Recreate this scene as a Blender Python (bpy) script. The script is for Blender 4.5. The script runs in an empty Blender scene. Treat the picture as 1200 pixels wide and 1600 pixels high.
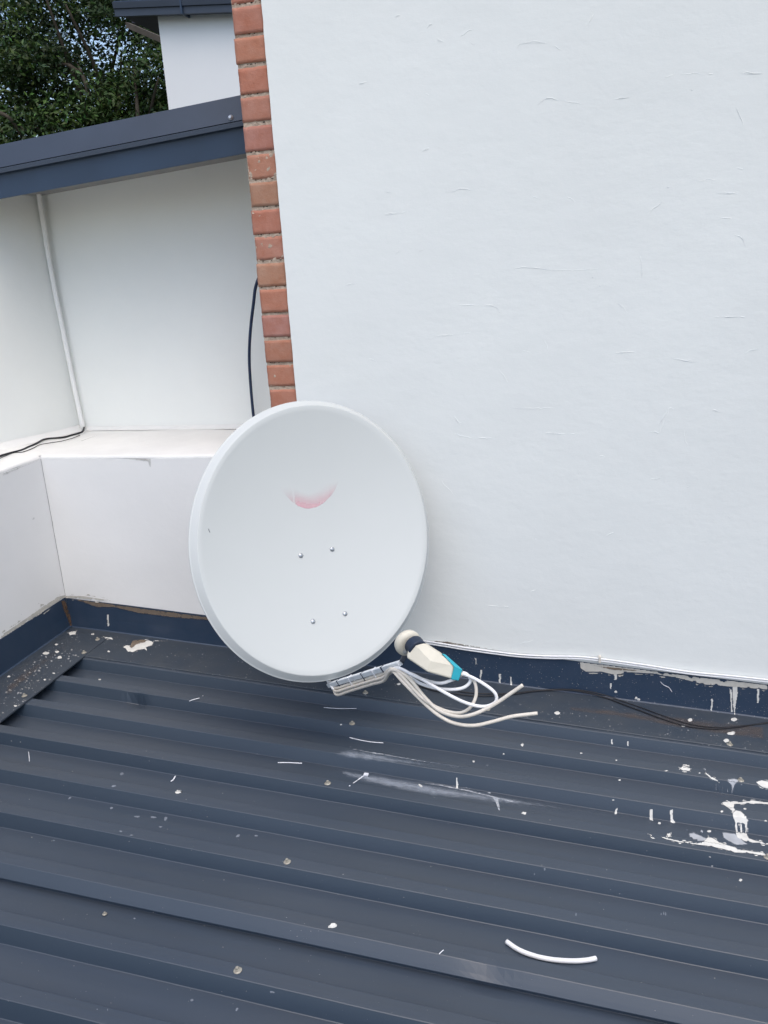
import bpy, bmesh, math, random
from mathutils import Vector, Matrix, noise
from mathutils.bvhtree import BVHTree
random.seed(7)
rad = math.radians
SC = bpy.context.scene
COL = SC.collection

# ------------------------------------------------------------------ camera
CAM = Vector((1.0244, -2.7282, 0.393))
RR = Vector((0.9684, 0.2425, -0.059)).normalized()
FF = Vector((-0.2492, 0.9262, -0.2828)).normalized()
UU = RR.cross(FF).normalized()
RR = FF.cross(UU).normalized()
FPX = 1299.6            # focal length in pixels of the 1200x1600 photograph
cd = bpy.data.cameras.new('camera'); cam = bpy.data.objects.new('camera', cd); COL.objects.link(cam)
cd.sensor_fit = 'VERTICAL'; cd.sensor_height = 32.0; cd.sensor_width = 24.0
cd.lens = FPX * 32.0 / 1600.0
cd.clip_start = 0.05; cd.clip_end = 2000
cam.matrix_world = Matrix(((RR.x, UU.x, -FF.x, CAM.x), (RR.y, UU.y, -FF.y, CAM.y), (RR.z, UU.z, -FF.z, CAM.z), (0, 0, 0, 1)))
SC.camera = cam

# ------------------------------------------------------------------ light
SUN_EL, SUN_AZ = 66.0, 152.0     # azimuth: direction the light comes from, clockwise from +Y
w = bpy.data.worlds.new('World'); SC.world = w; w.use_nodes = True
nt = w.node_tree; nt.nodes.clear()
wo = nt.nodes.new('ShaderNodeOutputWorld'); bg = nt.nodes.new('ShaderNodeBackground'); sk = nt.nodes.new('ShaderNodeTexSky')
sk.sky_type = 'NISHITA'; sk.sun_disc = False; sk.sun_elevation = rad(SUN_EL); sk.sun_rotation = rad(SUN_AZ)
sk.air_density = 1.0; sk.dust_density = 3.0; sk.ozone_density = 0.45
bg.inputs['Strength'].default_value = 0.15
nt.links.new(sk.outputs[0], bg.inputs['Color']); nt.links.new(bg.outputs[0], wo.inputs['Surface'])
sl = bpy.data.lights.new('sun', 'SUN'); sl.energy = 0.55; sl.angle = rad(70); sl.color = (0.985, 1.0, 0.965)
so = bpy.data.objects.new('sun', sl); COL.objects.link(so)
a, e = rad(SUN_AZ), rad(SUN_EL)
sd = Vector((math.sin(a) * math.cos(e), math.cos(a) * math.cos(e), math.sin(e)))
so.rotation_euler = (-sd).to_track_quat('-Z', 'Y').to_euler(); so.location = (0, -6, 8)
SC.view_settings.view_transform = 'Standard'; SC.view_settings.look = 'None'
SC.view_settings.exposure = 0.79; SC.view_settings.gamma = 1.0

# ------------------------------------------------------------------ helpers
def ray(x, y):
    return RR * ((x - 600) / FPX) + UU * (-(y - 800) / FPX) + FF
def P(x, y, d): return CAM + ray(x, y) * d               # a point d metres ahead
def onY(x, y, Y=0.0):
    r = ray(x, y); return CAM + r * ((Y - CAM.y) / r.y)
def onX(x, y, X):
    r = ray(x, y); return CAM + r * ((X - CAM.x) / r.x)
def onZ(x, y, Z):
    r = ray(x, y); return CAM + r * ((Z - CAM.z) / r.z)
SL, Z0 = -0.07525, -1.03895                               # rib-top plane of the roof: z = Z0 + SL*x
def rz(x): return Z0 + SL * x

def tag(o, label=None, cat=None, group=None, kind=None):
    if label: o['label'] = label
    if cat: o['category'] = cat
    if group: o['group'] = group
    if kind: o['kind'] = kind
    return o
def link(name, me, parent=None, m=None):
    o = bpy.data.objects.new(name, me); COL.objects.link(o)
    if m is not None: me.materials.append(m)
    if parent: o.parent = parent; o.matrix_parent_inverse = parent.matrix_world.inverted()
    return o
def empty(name, loc):
    o = bpy.data.objects.new(name, None); COL.objects.link(o); o.location = loc
    o.matrix_world = Matrix.Translation(loc); o.empty_display_size = .1
    return o
def fin(name, bm, m, parent=None, smooth=False, bevel=0, seg=2):
    bmesh.ops.recalc_face_normals(bm, faces=bm.faces)
    if smooth:
        for f in bm.faces: f.smooth = True
    me = bpy.data.meshes.new(name); bm.to_mesh(me); bm.free()
    o = link(name, me, parent, m)
    if bevel:
        md = o.modifiers.new('bevel', 'BEVEL'); md.width = bevel; md.segments = seg; md.limit_method = 'ANGLE'; md.angle_limit = rad(40)
    return o
def box(bm, x0, x1, y0, y1, z0, z1):
    v = [bm.verts.new(c) for c in ((x0, y0, z0), (x1, y0, z0), (x1, y1, z0), (x0, y1, z0), (x0, y0, z1), (x1, y0, z1), (x1, y1, z1), (x0, y1, z1))]
    for f in ((0, 3, 2, 1), (4, 5, 6, 7), (0, 1, 5, 4), (1, 2, 6, 5), (2, 3, 7, 6), (3, 0, 4, 7)): bm.faces.new([v[i] for i in f])
    return v
def prism(bm, front, back):
    a = [bm.verts.new(p) for p in front]; b = [bm.verts.new(p) for p in back]; n = len(a)
    bm.faces.new(a); bm.faces.new(b[::-1])
    for i in range(n): bm.faces.new((a[i], b[i], b[(i + 1) % n], a[(i + 1) % n]))
def smooth_path(pts, k=6):
    pts = [Vector(p) for p in pts]
    if len(pts) < 3: return pts
    q = [pts[0] * 2 - pts[1]] + pts + [pts[-1] * 2 - pts[-2]]; out = []
    for i in range(1, len(q) - 2):
        for j in range(k):
            t = j / k; a, b, c, d = q[i - 1:i + 3]
            out.append(.5 * ((2 * b) + (c - a) * t + (2 * a - 5 * b + 4 * c - d) * t * t + (3 * b - a - 3 * c + d) * t ** 3))
    out.append(pts[-1]); return out
def tube(bm, pts, r, n=8, k=6, flat=1.0, taper=False):
    pts = smooth_path(pts, k); rings = []
    t = (pts[1] - pts[0]).normalized(); up = Vector((0, 0, 1)) if abs(t.z) < .9 else Vector((1, 0, 0))
    s = t.cross(up).normalized()
    for i, p in enumerate(pts):
        t = (pts[min(i + 1, len(pts) - 1)] - pts[max(i - 1, 0)]).normalized()
        s = (s - t * s.dot(t)).normalized(); v = s.cross(t)
        f = 1.0
        if taper: f = max(.12, math.sin(math.pi * min(max(i / (len(pts) - 1), 0), 1)) ** .5)
        rr = r[0] + (r[1] - r[0]) * i / (len(pts) - 1) if isinstance(r, tuple) else r
        rings.append([bm.verts.new(p + s * rr * f * math.cos(2 * math.pi * j / n) + v * rr * f * flat * math.sin(2 * math.pi * j / n)) for j in range(n)])
    for a, b in zip(rings, rings[1:]):
        for j in range(n): bm.faces.new((a[j], a[(j + 1) % n], b[(j + 1) % n], b[j]))
    bm.faces.new(rings[0][::-1]); bm.faces.new(rings[-1])
def ring_tube(bm, c, ax, profile, n=32):          # lathe: profile of (radius, offset along ax)
    ax = ax.normalized(); s = ax.orthogonal().normalized(); v = ax.cross(s); rings = []
    for r, h in profile:
        rings.append([bm.verts.new(c + ax * h + (s * math.cos(2 * math.pi * j / n) + v * math.sin(2 * math.pi * j / n)) * r) for j in range(n)])
    for a, b in zip(rings, rings[1:]):
        for j in range(n): bm.faces.new((a[j], a[(j + 1) % n], b[(j + 1) % n], b[j]))
    bm.faces.new(rings[0][::-1]); bm.faces.new(rings[-1])

# ------------------------------------------------------------------ materials
def mat(name, col, rough=.7, spec=.5, metal=0.0, var=0.0, vscale=8.0, bump=None, col2=None, stretch=(1, 1, 1), coat=0.0, rvar=0.0):
    m = bpy.data.materials.new(name); m.use_nodes = True; t = m.node_tree; b = t.nodes['Principled BSDF']
    b.inputs['Base Color'].default_value = (*col, 1); b.inputs['Roughness'].default_value = rough
    b.inputs['Specular IOR Level'].default_value = spec; b.inputs['Metallic'].default_value = metal
    b.inputs['Coat Weight'].default_value = coat
    tc = t.nodes.new('ShaderNodeTexCoord'); mp = t.nodes.new('ShaderNodeMapping'); mp.inputs['Scale'].default_value = stretch
    t.links.new(tc.outputs['Object'], mp.inputs['Vector'])
    if var or col2:
        nz = t.nodes.new('ShaderNodeTexNoise'); nz.inputs['Scale'].default_value = vscale; nz.inputs['Detail'].default_value = 7; nz.inputs['Roughness'].default_value = .62
        t.links.new(mp.outputs[0], nz.inputs['Vector'])
        rp = t.nodes.new('ShaderNodeValToRGB'); rp.color_ramp.elements[0].position = .3; rp.color_ramp.elements[1].position = .7
        c2 = col2 or tuple(min(1, c * (1 + var)) for c in col); c1 = col if col2 else tuple(c * (1 - var) for c in col)
        rp.color_ramp.elements[0].color = (*c1, 1); rp.color_ramp.elements[1].color = (*c2, 1)
        t.links.new(nz.outputs['Fac'], rp.inputs['Fac']); t.links.new(rp.outputs[0], b.inputs['Base Color'])
        if rvar:
            mr = t.nodes.new('ShaderNodeMapRange'); mr.inputs['To Min'].default_value = rough - rvar; mr.inputs['To Max'].default_value = rough + rvar
            t.links.new(nz.outputs['Fac'], mr.inputs['Value']); t.links.new(mr.outputs[0], b.inputs['Roughness'])
    prev = None
    for (sc, dist, strength, st) in (bump or []):
        n2 = t.nodes.new('ShaderNodeTexNoise'); n2.inputs['Scale'].default_value = sc; n2.inputs['Detail'].default_value = 6; n2.inputs['Roughness'].default_value = .6
        mp2 = t.nodes.new('ShaderNodeMapping'); mp2.inputs['Scale'].default_value = st; t.links.new(tc.outputs['Object'], mp2.inputs['Vector']); t.links.new(mp2.outputs[0], n2.inputs['Vector'])
        bp = t.nodes.new('ShaderNodeBump'); bp.inputs['Strength'].default_value = strength; bp.inputs['Distance'].default_value = dist
        t.links.new(n2.outputs['Fac'], bp.inputs['Height'])
        if prev: t.links.new(prev.outputs[0], bp.inputs['Normal'])
        prev = bp
    if prev: t.links.new(prev.outputs[0], b.inputs['Normal'])
    return m
def attr_col(m, attr='tint', mode='MULTIPLY'):
    t = m.node_tree; b = t.nodes['Principled BSDF']; at = t.nodes.new('ShaderNodeAttribute'); at.attribute_name = attr
    mx = t.nodes.new('ShaderNodeMix'); mx.data_type = 'RGBA'; mx.blend_type = mode; mx.inputs['Factor'].default_value = 1
    src = b.inputs['Base Color']
    if src.is_linked: t.links.new(src.links[0].from_socket, mx.inputs['A'])
    else: mx.inputs['A'].default_value = src.default_value
    t.links.new(at.outputs['Color'], mx.inputs['B']); t.links.new(mx.outputs['Result'], b.inputs['Base Color'])
    return m
def stain(name, col, amount=.5, scale=60.0, stretch=(1, 1, 1), rough=.8, soft=.12, detail=8, maxa=1.0):
    """worn or thin coat of something: noise breaks it up, attribute 'fade' thins it out"""
    m = mat(name, col, rough, .2, var=.12, vscale=40); t = m.node_tree; b = t.nodes['Principled BSDF']
    tc = t.nodes.new('ShaderNodeTexCoord'); mp = t.nodes.new('ShaderNodeMapping'); mp.inputs['Scale'].default_value = stretch
    nz = t.nodes.new('ShaderNodeTexNoise'); nz.inputs['Scale'].default_value = scale; nz.inputs['Detail'].default_value = detail; nz.inputs['Roughness'].default_value = .7
    t.links.new(tc.outputs['Object'], mp.inputs['Vector']); t.links.new(mp.outputs[0], nz.inputs['Vector'])
    at = t.nodes.new('ShaderNodeAttribute'); at.attribute_name = 'fade'
    # alpha = smoothstep(noise + fade*k)
    ad = t.nodes.new('ShaderNodeMath'); ad.operation = 'MULTIPLY_ADD'; ad.inputs[1].default_value = 1.0
    t.links.new(at.outputs['Fac'], ad.inputs[0]); t.links.new(nz.outputs['Fac'], ad.inputs[2])
    mr = t.nodes.new('ShaderNodeMapRange'); mr.interpolation_type = 'SMOOTHSTEP'
    mr.inputs['From Min'].default_value = 1.5 - amount - soft; mr.inputs['From Max'].default_value = 1.5 - amount + soft
    mr.inputs['To Max'].default_value = maxa
    t.links.new(ad.outputs[0], mr.inputs['Value'])
    t.links.new(mr.outputs[0], b.inputs['Alpha'])
    return m

M = {}
WB = [(2.2, .006, .5, (1, 1, 1)), (9, .0045, .38, (.8, 1, 1.2)), (30, .0014, .28, (.55, 1, 1.4)), (240, .0004, .30, (.25, 1, 1))]
M['wall'] = mat('white_wall_paint', (.785, .80, .768), .75, .3, var=.028, vscale=1.3, bump=WB)
M['wall2'] = mat('old_white_wall_paint', (.80, .795, .775), .8, .25, var=.03, vscale=2.3, bump=[(4, .006, .4, (1, 1, 1)), (60, .0012, .35, (1, 1, 1))])
M['ledge'] = mat('ledge_white_plaster', (.73, .725, .70), .85, .2, var=.05, vscale=5, bump=[(9, .01, .5, (1, 1, 1)), (80, .002, .4, (1, 1, 1))])
M['far_wall'] = mat('neighbour_white_paint', (.80, .80, .78), .8, .2, var=.02, vscale=1, bump=[(6, .004, .3, (1, 1, 1))])
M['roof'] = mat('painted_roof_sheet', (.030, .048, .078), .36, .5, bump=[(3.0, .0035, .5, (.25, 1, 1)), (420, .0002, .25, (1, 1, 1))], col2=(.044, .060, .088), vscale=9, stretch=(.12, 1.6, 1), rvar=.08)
def dust_and_shade(m, face_col, tint):
    # light and shade in the colour: paler dusty flats, darker steep rib faces
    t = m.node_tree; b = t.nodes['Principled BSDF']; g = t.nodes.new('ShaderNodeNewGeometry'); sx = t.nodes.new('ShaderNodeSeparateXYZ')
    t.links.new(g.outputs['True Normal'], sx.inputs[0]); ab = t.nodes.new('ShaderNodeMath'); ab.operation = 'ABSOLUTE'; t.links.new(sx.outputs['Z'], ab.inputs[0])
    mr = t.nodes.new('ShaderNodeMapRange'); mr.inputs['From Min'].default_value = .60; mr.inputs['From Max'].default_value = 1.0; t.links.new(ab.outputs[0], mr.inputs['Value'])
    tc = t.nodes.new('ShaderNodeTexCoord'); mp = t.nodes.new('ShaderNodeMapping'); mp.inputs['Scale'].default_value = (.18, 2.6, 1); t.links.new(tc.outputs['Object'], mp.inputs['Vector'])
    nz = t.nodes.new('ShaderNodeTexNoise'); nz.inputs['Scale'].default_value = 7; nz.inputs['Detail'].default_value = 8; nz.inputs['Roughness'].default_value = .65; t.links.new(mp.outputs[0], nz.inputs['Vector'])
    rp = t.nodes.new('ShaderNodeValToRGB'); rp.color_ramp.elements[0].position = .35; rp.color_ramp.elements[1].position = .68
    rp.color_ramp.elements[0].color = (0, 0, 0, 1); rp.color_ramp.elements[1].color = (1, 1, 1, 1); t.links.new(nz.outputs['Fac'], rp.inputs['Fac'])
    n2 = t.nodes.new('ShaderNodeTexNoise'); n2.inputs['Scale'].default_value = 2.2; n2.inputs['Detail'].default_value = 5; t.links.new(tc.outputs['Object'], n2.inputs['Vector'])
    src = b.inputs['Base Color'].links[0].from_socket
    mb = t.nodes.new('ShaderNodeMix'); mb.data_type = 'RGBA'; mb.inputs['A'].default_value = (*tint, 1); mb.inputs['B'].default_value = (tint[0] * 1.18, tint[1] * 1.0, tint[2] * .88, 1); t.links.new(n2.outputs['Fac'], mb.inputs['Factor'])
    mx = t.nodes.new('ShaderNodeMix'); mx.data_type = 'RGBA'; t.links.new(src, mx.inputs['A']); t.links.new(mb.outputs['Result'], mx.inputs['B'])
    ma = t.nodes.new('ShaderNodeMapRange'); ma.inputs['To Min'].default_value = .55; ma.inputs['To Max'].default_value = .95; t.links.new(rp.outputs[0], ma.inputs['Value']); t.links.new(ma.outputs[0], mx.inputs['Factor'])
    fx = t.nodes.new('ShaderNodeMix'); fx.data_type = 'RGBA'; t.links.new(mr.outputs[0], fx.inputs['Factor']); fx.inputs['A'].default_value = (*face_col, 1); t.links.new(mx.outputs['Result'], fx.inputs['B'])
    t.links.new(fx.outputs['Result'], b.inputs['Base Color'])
dust_and_shade(M['roof'], (.029, .044, .065), (.039, .053, .072))
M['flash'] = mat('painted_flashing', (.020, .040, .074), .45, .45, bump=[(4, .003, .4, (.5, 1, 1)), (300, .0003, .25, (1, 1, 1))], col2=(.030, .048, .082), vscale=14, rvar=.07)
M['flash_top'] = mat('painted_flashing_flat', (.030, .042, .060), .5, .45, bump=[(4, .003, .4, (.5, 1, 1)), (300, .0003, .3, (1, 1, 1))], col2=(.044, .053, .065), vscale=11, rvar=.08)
M['fascia'] = mat('navy_fascia_paint', (.020, .040, .076), .4, .5, var=.12, vscale=5, bump=[(5, .002, .3, (1, 1, 1))])
M['barge'] = mat('grey_barge_cap', (.032, .044, .066), .42, .5, var=.1, vscale=4, bump=[(5, .002, .3, (1, 1, 1))])
M['brick'] = attr_col(mat('red_brick', (.38, .158, .100), .9, .15, col2=(.44, .222, .158), vscale=24, bump=[(60, .003, .6, (1, 1, 1)), (240, .001, .5, (1, 1, 1))]))
M['mortar'] = mat('sandy_mortar', (.38, .29, .22), .95, .1, col2=(.52, .42, .33), vscale=70, bump=[(110, .006, .9, (1, 1, 1))])
M['dish'] = mat('dish_powder_coat', (.53, .55, .535), .50, .45, var=.012, vscale=3, bump=[(2.5, .002, .12, (1, 1, 1))])
M['bolt'] = mat('galvanised_bolt', (.42, .44, .46), .35, .6, metal=.7, var=.2, vscale=120)
M['arm'] = mat('galvanised_arm', (.62, .65, .67), .45, .5, metal=.0, var=.1, vscale=40)
M['lnb'] = mat('cream_plastic', (.62, .585, .485), .5, .35, var=.05, vscale=25, bump=[(90, .0006, .3, (1, 1, 1))])
M['teal'] = mat('teal_plastic', (.02, .34, .42), .4, .4, var=.08, vscale=40)
M['clamp'] = mat('dark_clamp_plastic', (.016, .027, .050), .5, .4, var=.25, vscale=60)
M['cable_w'] = mat('white_cable', (.78, .78, .78), .4, .4, var=.04, vscale=60)
M['cable_b'] = mat('aged_white_cable', (.66, .61, .53), .5, .3, var=.08, vscale=60)
M['cable_k'] = mat('black_cable', (.012, .012, .015), .45, .4, var=.2, vscale=60)
M['cable_n'] = mat('navy_cable', (.015, .03, .075), .4, .4, var=.2, vscale=60)
M['tie_w'] = mat('white_nylon', (.74, .75, .78), .4, .4, var=.05, vscale=50)
M['pipe'] = mat('white_pvc', (.80, .80, .78), .45, .4, var=.03, vscale=10)
M['paint'] = mat('spilt_white_paint', (.60, .59, .55), .5, .4, var=.12, vscale=50, bump=[(120, .001, .5, (1, 1, 1))])
M['paint_worn'] = stain('worn_white_paint', (.62, .61, .57), .52, 80, soft=.12)
M['drop_dull'] = mat('dull_old_droplet', (.16, .18, .21), .7, .3, var=.2, vscale=60)
M['paint_thin'] = stain('thinned_white_paint', (.50, .52, .55), .36, 70, soft=.22, maxa=.75)
M['smear'] = stain('dusty_white_smear', (.44, .48, .54), .27, 95, stretch=(.35, 1.0, 1), soft=.36, maxa=.48)
M['rust'] = stain('rust_stain', (.135, .085, .055), .14, 70, soft=.16, maxa=.85)
M['dirt'] = stain('brown_dirt', (.19, .15, .115), .17, 55, soft=.14, maxa=.85)
M['dirt2'] = stain('pale_rough_mortar', (.52, .50, .45), .34, 65, soft=.08, maxa=.95)
M['grime'] = stain('grey_grime', (.42, .41, .37), .08, 26, soft=.30, maxa=.55)
M['bdust'] = stain('brown_dust', (.15, .11, .085), .06, 22, stretch=(.4, 1, 1), soft=.28, maxa=.38)
M['washer'] = mat('weathered_washer', (.42, .41, .36), .5, .4, metal=.3, col2=(.25, .22, .17), vscale=90)
M['leaf'] = attr_col(mat('green_leaf', (.040, .075, .022), .55, .3))
M['bark'] = mat('grey_bark', (.045, .037, .030), .9, .1, col2=(.08, .068, .052), vscale=12, bump=[(30, .01, .7, (1, 1, .3))])
M['timber'] = mat('weathered_timber', (.085, .070, .055), .85, .2, var=.25, vscale=14, stretch=(1, .2, 1))
M['soffit'] = mat('dark_soffit_board', (.035, .035, .05), .7, .3, var=.2, vscale=8)
M['soffit_shade'] = mat('shaded_soffit_board', (.26, .26, .25), .8, .2, var=.1, vscale=6)  # board greyed so its colour carries the shade under the verge
M['ground'] = mat('garden_ground', (.12, .10, .07), .95, .1, col2=(.07, .09, .04), vscale=.6)
def film(name, col, k, sc=14):
    m = mat(name, col, .6, .2); t = m.node_tree; b = t.nodes['Principled BSDF']; at = t.nodes.new('ShaderNodeAttribute'); at.attribute_name = 'fade'
    tc = t.nodes.new('ShaderNodeTexCoord'); nz = t.nodes.new('ShaderNodeTexNoise'); nz.inputs['Scale'].default_value = sc; nz.inputs['Detail'].default_value = 6; t.links.new(tc.outputs['Object'], nz.inputs['Vector'])
    mr = t.nodes.new('ShaderNodeMapRange'); mr.inputs['From Min'].default_value = .3; mr.inputs['From Max'].default_value = .7; mr.inputs['To Min'].default_value = k * .45; mr.inputs['To Max'].default_value = k; t.links.new(nz.outputs['Fac'], mr.inputs['Value'])
    mu = t.nodes.new('ShaderNodeMath'); mu.operation = 'MULTIPLY'; t.links.new(mr.outputs[0], mu.inputs[0]); t.links.new(at.outputs['Fac'], mu.inputs[1]); t.links.new(mu.outputs[0], b.inputs['Alpha']); return m
M['dishdirt'] = film('grey_dust_film', (.30, .29, .26), .10, 9)
M['pink2'] = film('faded_pink_print', (.78, .40, .45), .85)
M['pink'] = stain('faded_pink_print', (.72, .36, .40), .50, 22, stretch=(6, 6, .6), soft=.45, maxa=.62)

# ------------------------------------------------------------------ setting: ground
bm = bmesh.new(); box(bm, -400, 400, -400, 400, -4.6, -4.2)
tag(fin('ground', bm, M['ground']), kind='structure')

# ------------------------------------------------------------------ decal helper
class Surf:
    def __init__(s, objs):
        vs, fs = [], []
        for o in objs:
            off = len(vs); mw = o.matrix_world
            vs += [mw @ v.co for v in o.data.vertices]; fs += [[i + off for i in p.vertices] for p in o.data.polygons]
        s.t = BVHTree.FromPolygons(vs, fs)
    def hit(s, x, y, lift=.0006):
        d = ray(x, y).normalized(); loc, n, i, t = s.t.ray_cast(CAM, d)
        if loc is None: return None, None
        if n.dot(d) > 0: n = -n
        return loc + n * lift, n
def inside(pt, poly):
    x, y = pt; c = False; j = len(poly) - 1
    for i in range(len(poly)):
        xi, yi = poly[i]; xj, yj = poly[j]
        if (yi > y) != (yj > y) and x < (xj - xi) * (y - yi) / (yj - yi) + xi: c = not c
        j = i
    return c
def edist(pt, poly):
    x, y = pt; b = 1e9
    for i in range(len(poly)):
        x0, y0 = poly[i - 1]; x1, y1 = poly[i]; dx, dy = x1 - x0, y1 - y0
        t = max(0, min(1, ((x - x0) * dx + (y - y0) * dy) / (dx * dx + dy * dy + 1e-9)))
        b = min(b, math.hypot(x - x0 - t * dx, y - y0 - t * dy))
    return b
def decal(bm, surf, poly, step=1.5, wob=1.5, lift=.0006, soft=None, mask=None, maxnz=.12):
    """lay a film of marks on the real surface: cells of the polygon dropped onto it along the line of sight"""
    fl = bm.loops.layers.float_color.get('fade') or bm.loops.layers.float_color.new('fade')
    xs = [p[0] for p in poly]; ys = [p[1] for p in poly]; cache = {}
    def vert(i, j):
        k = (i, j)
        if k not in cache:
            x, y = i * step, j * step
            l, n = surf.hit(x, y, lift); cache[k] = None if l is None else (bm.verts.new(l), n, x, y)
        return cache[k]
    for i in range(int(min(xs) / step) - 1, int(max(xs) / step) + 2):
        for j in range(int(min(ys) / step) - 1, int(max(ys) / step) + 2):
            cx, cy = (i + .5) * step, (j + .5) * step
            nx = noise.noise(Vector((cx * .13, cy * .13, 3.1))) * wob * 2 + noise.noise(Vector((cx * .4, cy * .4, 8))) * wob
            ny = noise.noise(Vector((cx * .13, cy * .13, 9.7))) * wob * 2
            if not inside((cx + nx, cy + ny), poly): continue
            q = [vert(i, j), vert(i + 1, j), vert(i + 1, j + 1), vert(i, j + 1)]
            if None in q: continue
            ps = [a[0].co for a in q]
            if max((ps[a] - ps[b]).length for a, b in ((0, 1), (1, 2), (2, 3), (3, 0))) > maxnz: continue
            try: f = bm.faces.new([a[0] for a in q])
            except ValueError: continue
            f.smooth = False
            for lp, a in zip(f.loops, q):
                v = 1.0
                if soft: v = min(1.0, edist((a[2], a[3]), poly) / soft)
                if mask: v *= mask(a[2], a[3])
                lp[fl] = (v, v, v, 1)
def decal_obj(name, m, surf, polys, parent, kind=None, **kw):
    bm = bmesh.new(); bm.loops.layers.float_color.new('fade')
    for p in polys: decal(bm, surf, p, **kw)
    me = bpy.data.meshes.new(name); bm.to_mesh(me); bm.free(); o = link(name, me, parent, m)
    if kind: o['kind'] = kind
    return o
def blob(cx, cy, rx, ry, ang=0, n=12, j=.25):
    out = []
    for i in range(n):
        t = 2 * math.pi * i / n; r = 1 + random.uniform(-j, j); x, y = rx * r * math.cos(t), ry * r * math.sin(t)
        out.append((cx + x * math.cos(ang) - y * math.sin(ang), cy + x * math.sin(ang) + y * math.cos(ang)))
    return out
def fleck(bm, surf, x, y, rx, ry, ang=0, th=.0007, n=7):
    """a dried droplet: a low domed pad on the surface, rx, ry in photo pixels"""
    c, nn = surf.hit(x, y, .0002)
    if c is None: return
    pts = []
    for i in range(n):
        t = 2 * math.pi * i / n; r = random.uniform(.7, 1.15)
        dx, dy = rx * r * math.cos(t), ry * r * math.sin(t)
        l, m_ = surf.hit(x + dx * math.cos(ang) - dy * math.sin(ang), y + dx * math.sin(ang) + dy * math.cos(ang), .0002)
        if l is None or (l - c).length > .06: return
        pts.append(l)
    vs = [bm.verts.new(p) for p in pts]; top = bm.verts.new(c + nn * th)
    for i in range(n): bm.faces.new((vs[i], vs[(i + 1) % n], top))

# ------------------------------------------------------------------ metal roof
roof = tag(empty('metal_roof', (1.4, -1.8, rz(1.4))), 'dark navy ribbed metal sheet roof spattered with white paint, under the satellite dish', 'roof')
NR = 24
def ry(k): return -.235 - .171 * k
rof = [random.uniform(-.003, .003) for _ in range(NR)]
def sheet(k0, k1, dz, lap):
    """profile points from far to near for ribs k0..k1; lap: the near rib's face flares over the next sheet"""
    pr = []
    W, S, H, c = .038, .018, .036, .0012
    for k in range(k0, k1 + 1):
        y = ry(k); s = S + rof[k]
        if k == k0 and k0 > 0: pr += [(y + W + S * .8, -H * .8)]
        else: pr += [(y + W + S + c, -H), (y + W + S - c * .4, -H + c * .8)]
        pr += [(y + W + c * .4, -c * .8), (y + W - c, 0), (y + W * .5, .0003), (y + c, 0), (y - c * .4, -c * .8)]
        if k == k1 and lap: pr += [(y - .0150, -.0170), (y - .0225, -.0255), (y - .0227, -.0272)]
        else: pr += [(y - s + c * .4, -H + c * .8), (y - s - c, -H)]
        if not (k == k1 and lap):
            yn = ry(k + 1) + W + S + c
            pr += [(y - s - .030, -H + .0003), ((y - s + yn) / 2, -H + .0005), (yn + .015, -H + .0002)]
    pr = [(y, z + dz) for y, z in pr]
    bm = bmesh.new(); xs = [-.96 + i * .02 for i in range(int(5.0 / .02))]; rows = []
    for x in xs:
        row = []
        for y, z in pr:
            wz = .0012 * noise.noise(Vector((x * 1.7, y * 2.3, 1))) + .0007 * noise.noise(Vector((x * 6, y * 9, 4)))
            wy = .0016 * noise.noise(Vector((x * 2.1, y * 3, 7)))
            # two dents
            d1 = math.exp(-(((x + .539) / .03) ** 2 + ((y + .425) / .02) ** 2)); d2 = math.exp(-(((x - .80) / .045) ** 2 + ((y + 1.262) / .022) ** 2))
            row.append(bm.verts.new((x, y + wy + .012 * d1 + .004 * d2, rz(x) + z + wz - .010 * d1 - .005 * d2)))
        rows.append(row)
    for a, b in zip(rows, rows[1:]):
        for i in range(len(pr) - 1): bm.faces.new((a[i], b[i], b[i + 1], a[i + 1]))
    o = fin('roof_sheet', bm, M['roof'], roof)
    return o
def up(o):           # make sure open sheets face up (for shading of the bumps)
    return o
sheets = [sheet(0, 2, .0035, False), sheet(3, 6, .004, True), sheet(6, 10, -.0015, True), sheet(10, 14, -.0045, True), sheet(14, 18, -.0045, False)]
for o in sheets[:]:
    md = o.modifiers.new('solid', 'SOLIDIFY'); md.thickness = .0006; md.offset = -1

# wall flashing: upstand, bend, flat apron over the first rib, folded lip
def extr(name, prof, x0, x1, m, parent, step=.06, wob=.0015, zf=rz):
    bm = bmesh.new(); rows = []; n = int((x1 - x0) / step) + 1
    for i in range(n + 1):
        x = x0 + (x1 - x0) * i / n
        rows.append([bm.verts.new((x, y + (wob * noise.noise(Vector((x * 2.5, y * 7, 2.2))) if z > .02 or y < -.01 else 0), zf(x) + z + wob * noise.noise(Vector((x * 3, y * 5, 5))))) for y, z in prof])
    for a, b in zip(rows, rows[1:]):
        for i in range(len(prof) - 1): bm.faces.new((a[i], b[i], b[i + 1], a[i + 1]))
    return fin(name, bm, m, parent)
wf = extr('wall_flashing', [(-.0035, .134), (-.0045, .06), (-.006, .012), (-.010, .0085)], -1.072, 3.9, M['flash'], roof)
wa = extr('flashing_apron', [(-.010, .0085), (-.02, .0078), (-.12, .0070), (-.2215, .0085), (-.2235, .0072), (-.2238, .0045)], -1.072, 3.9, M['flash_top'], roof)
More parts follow.
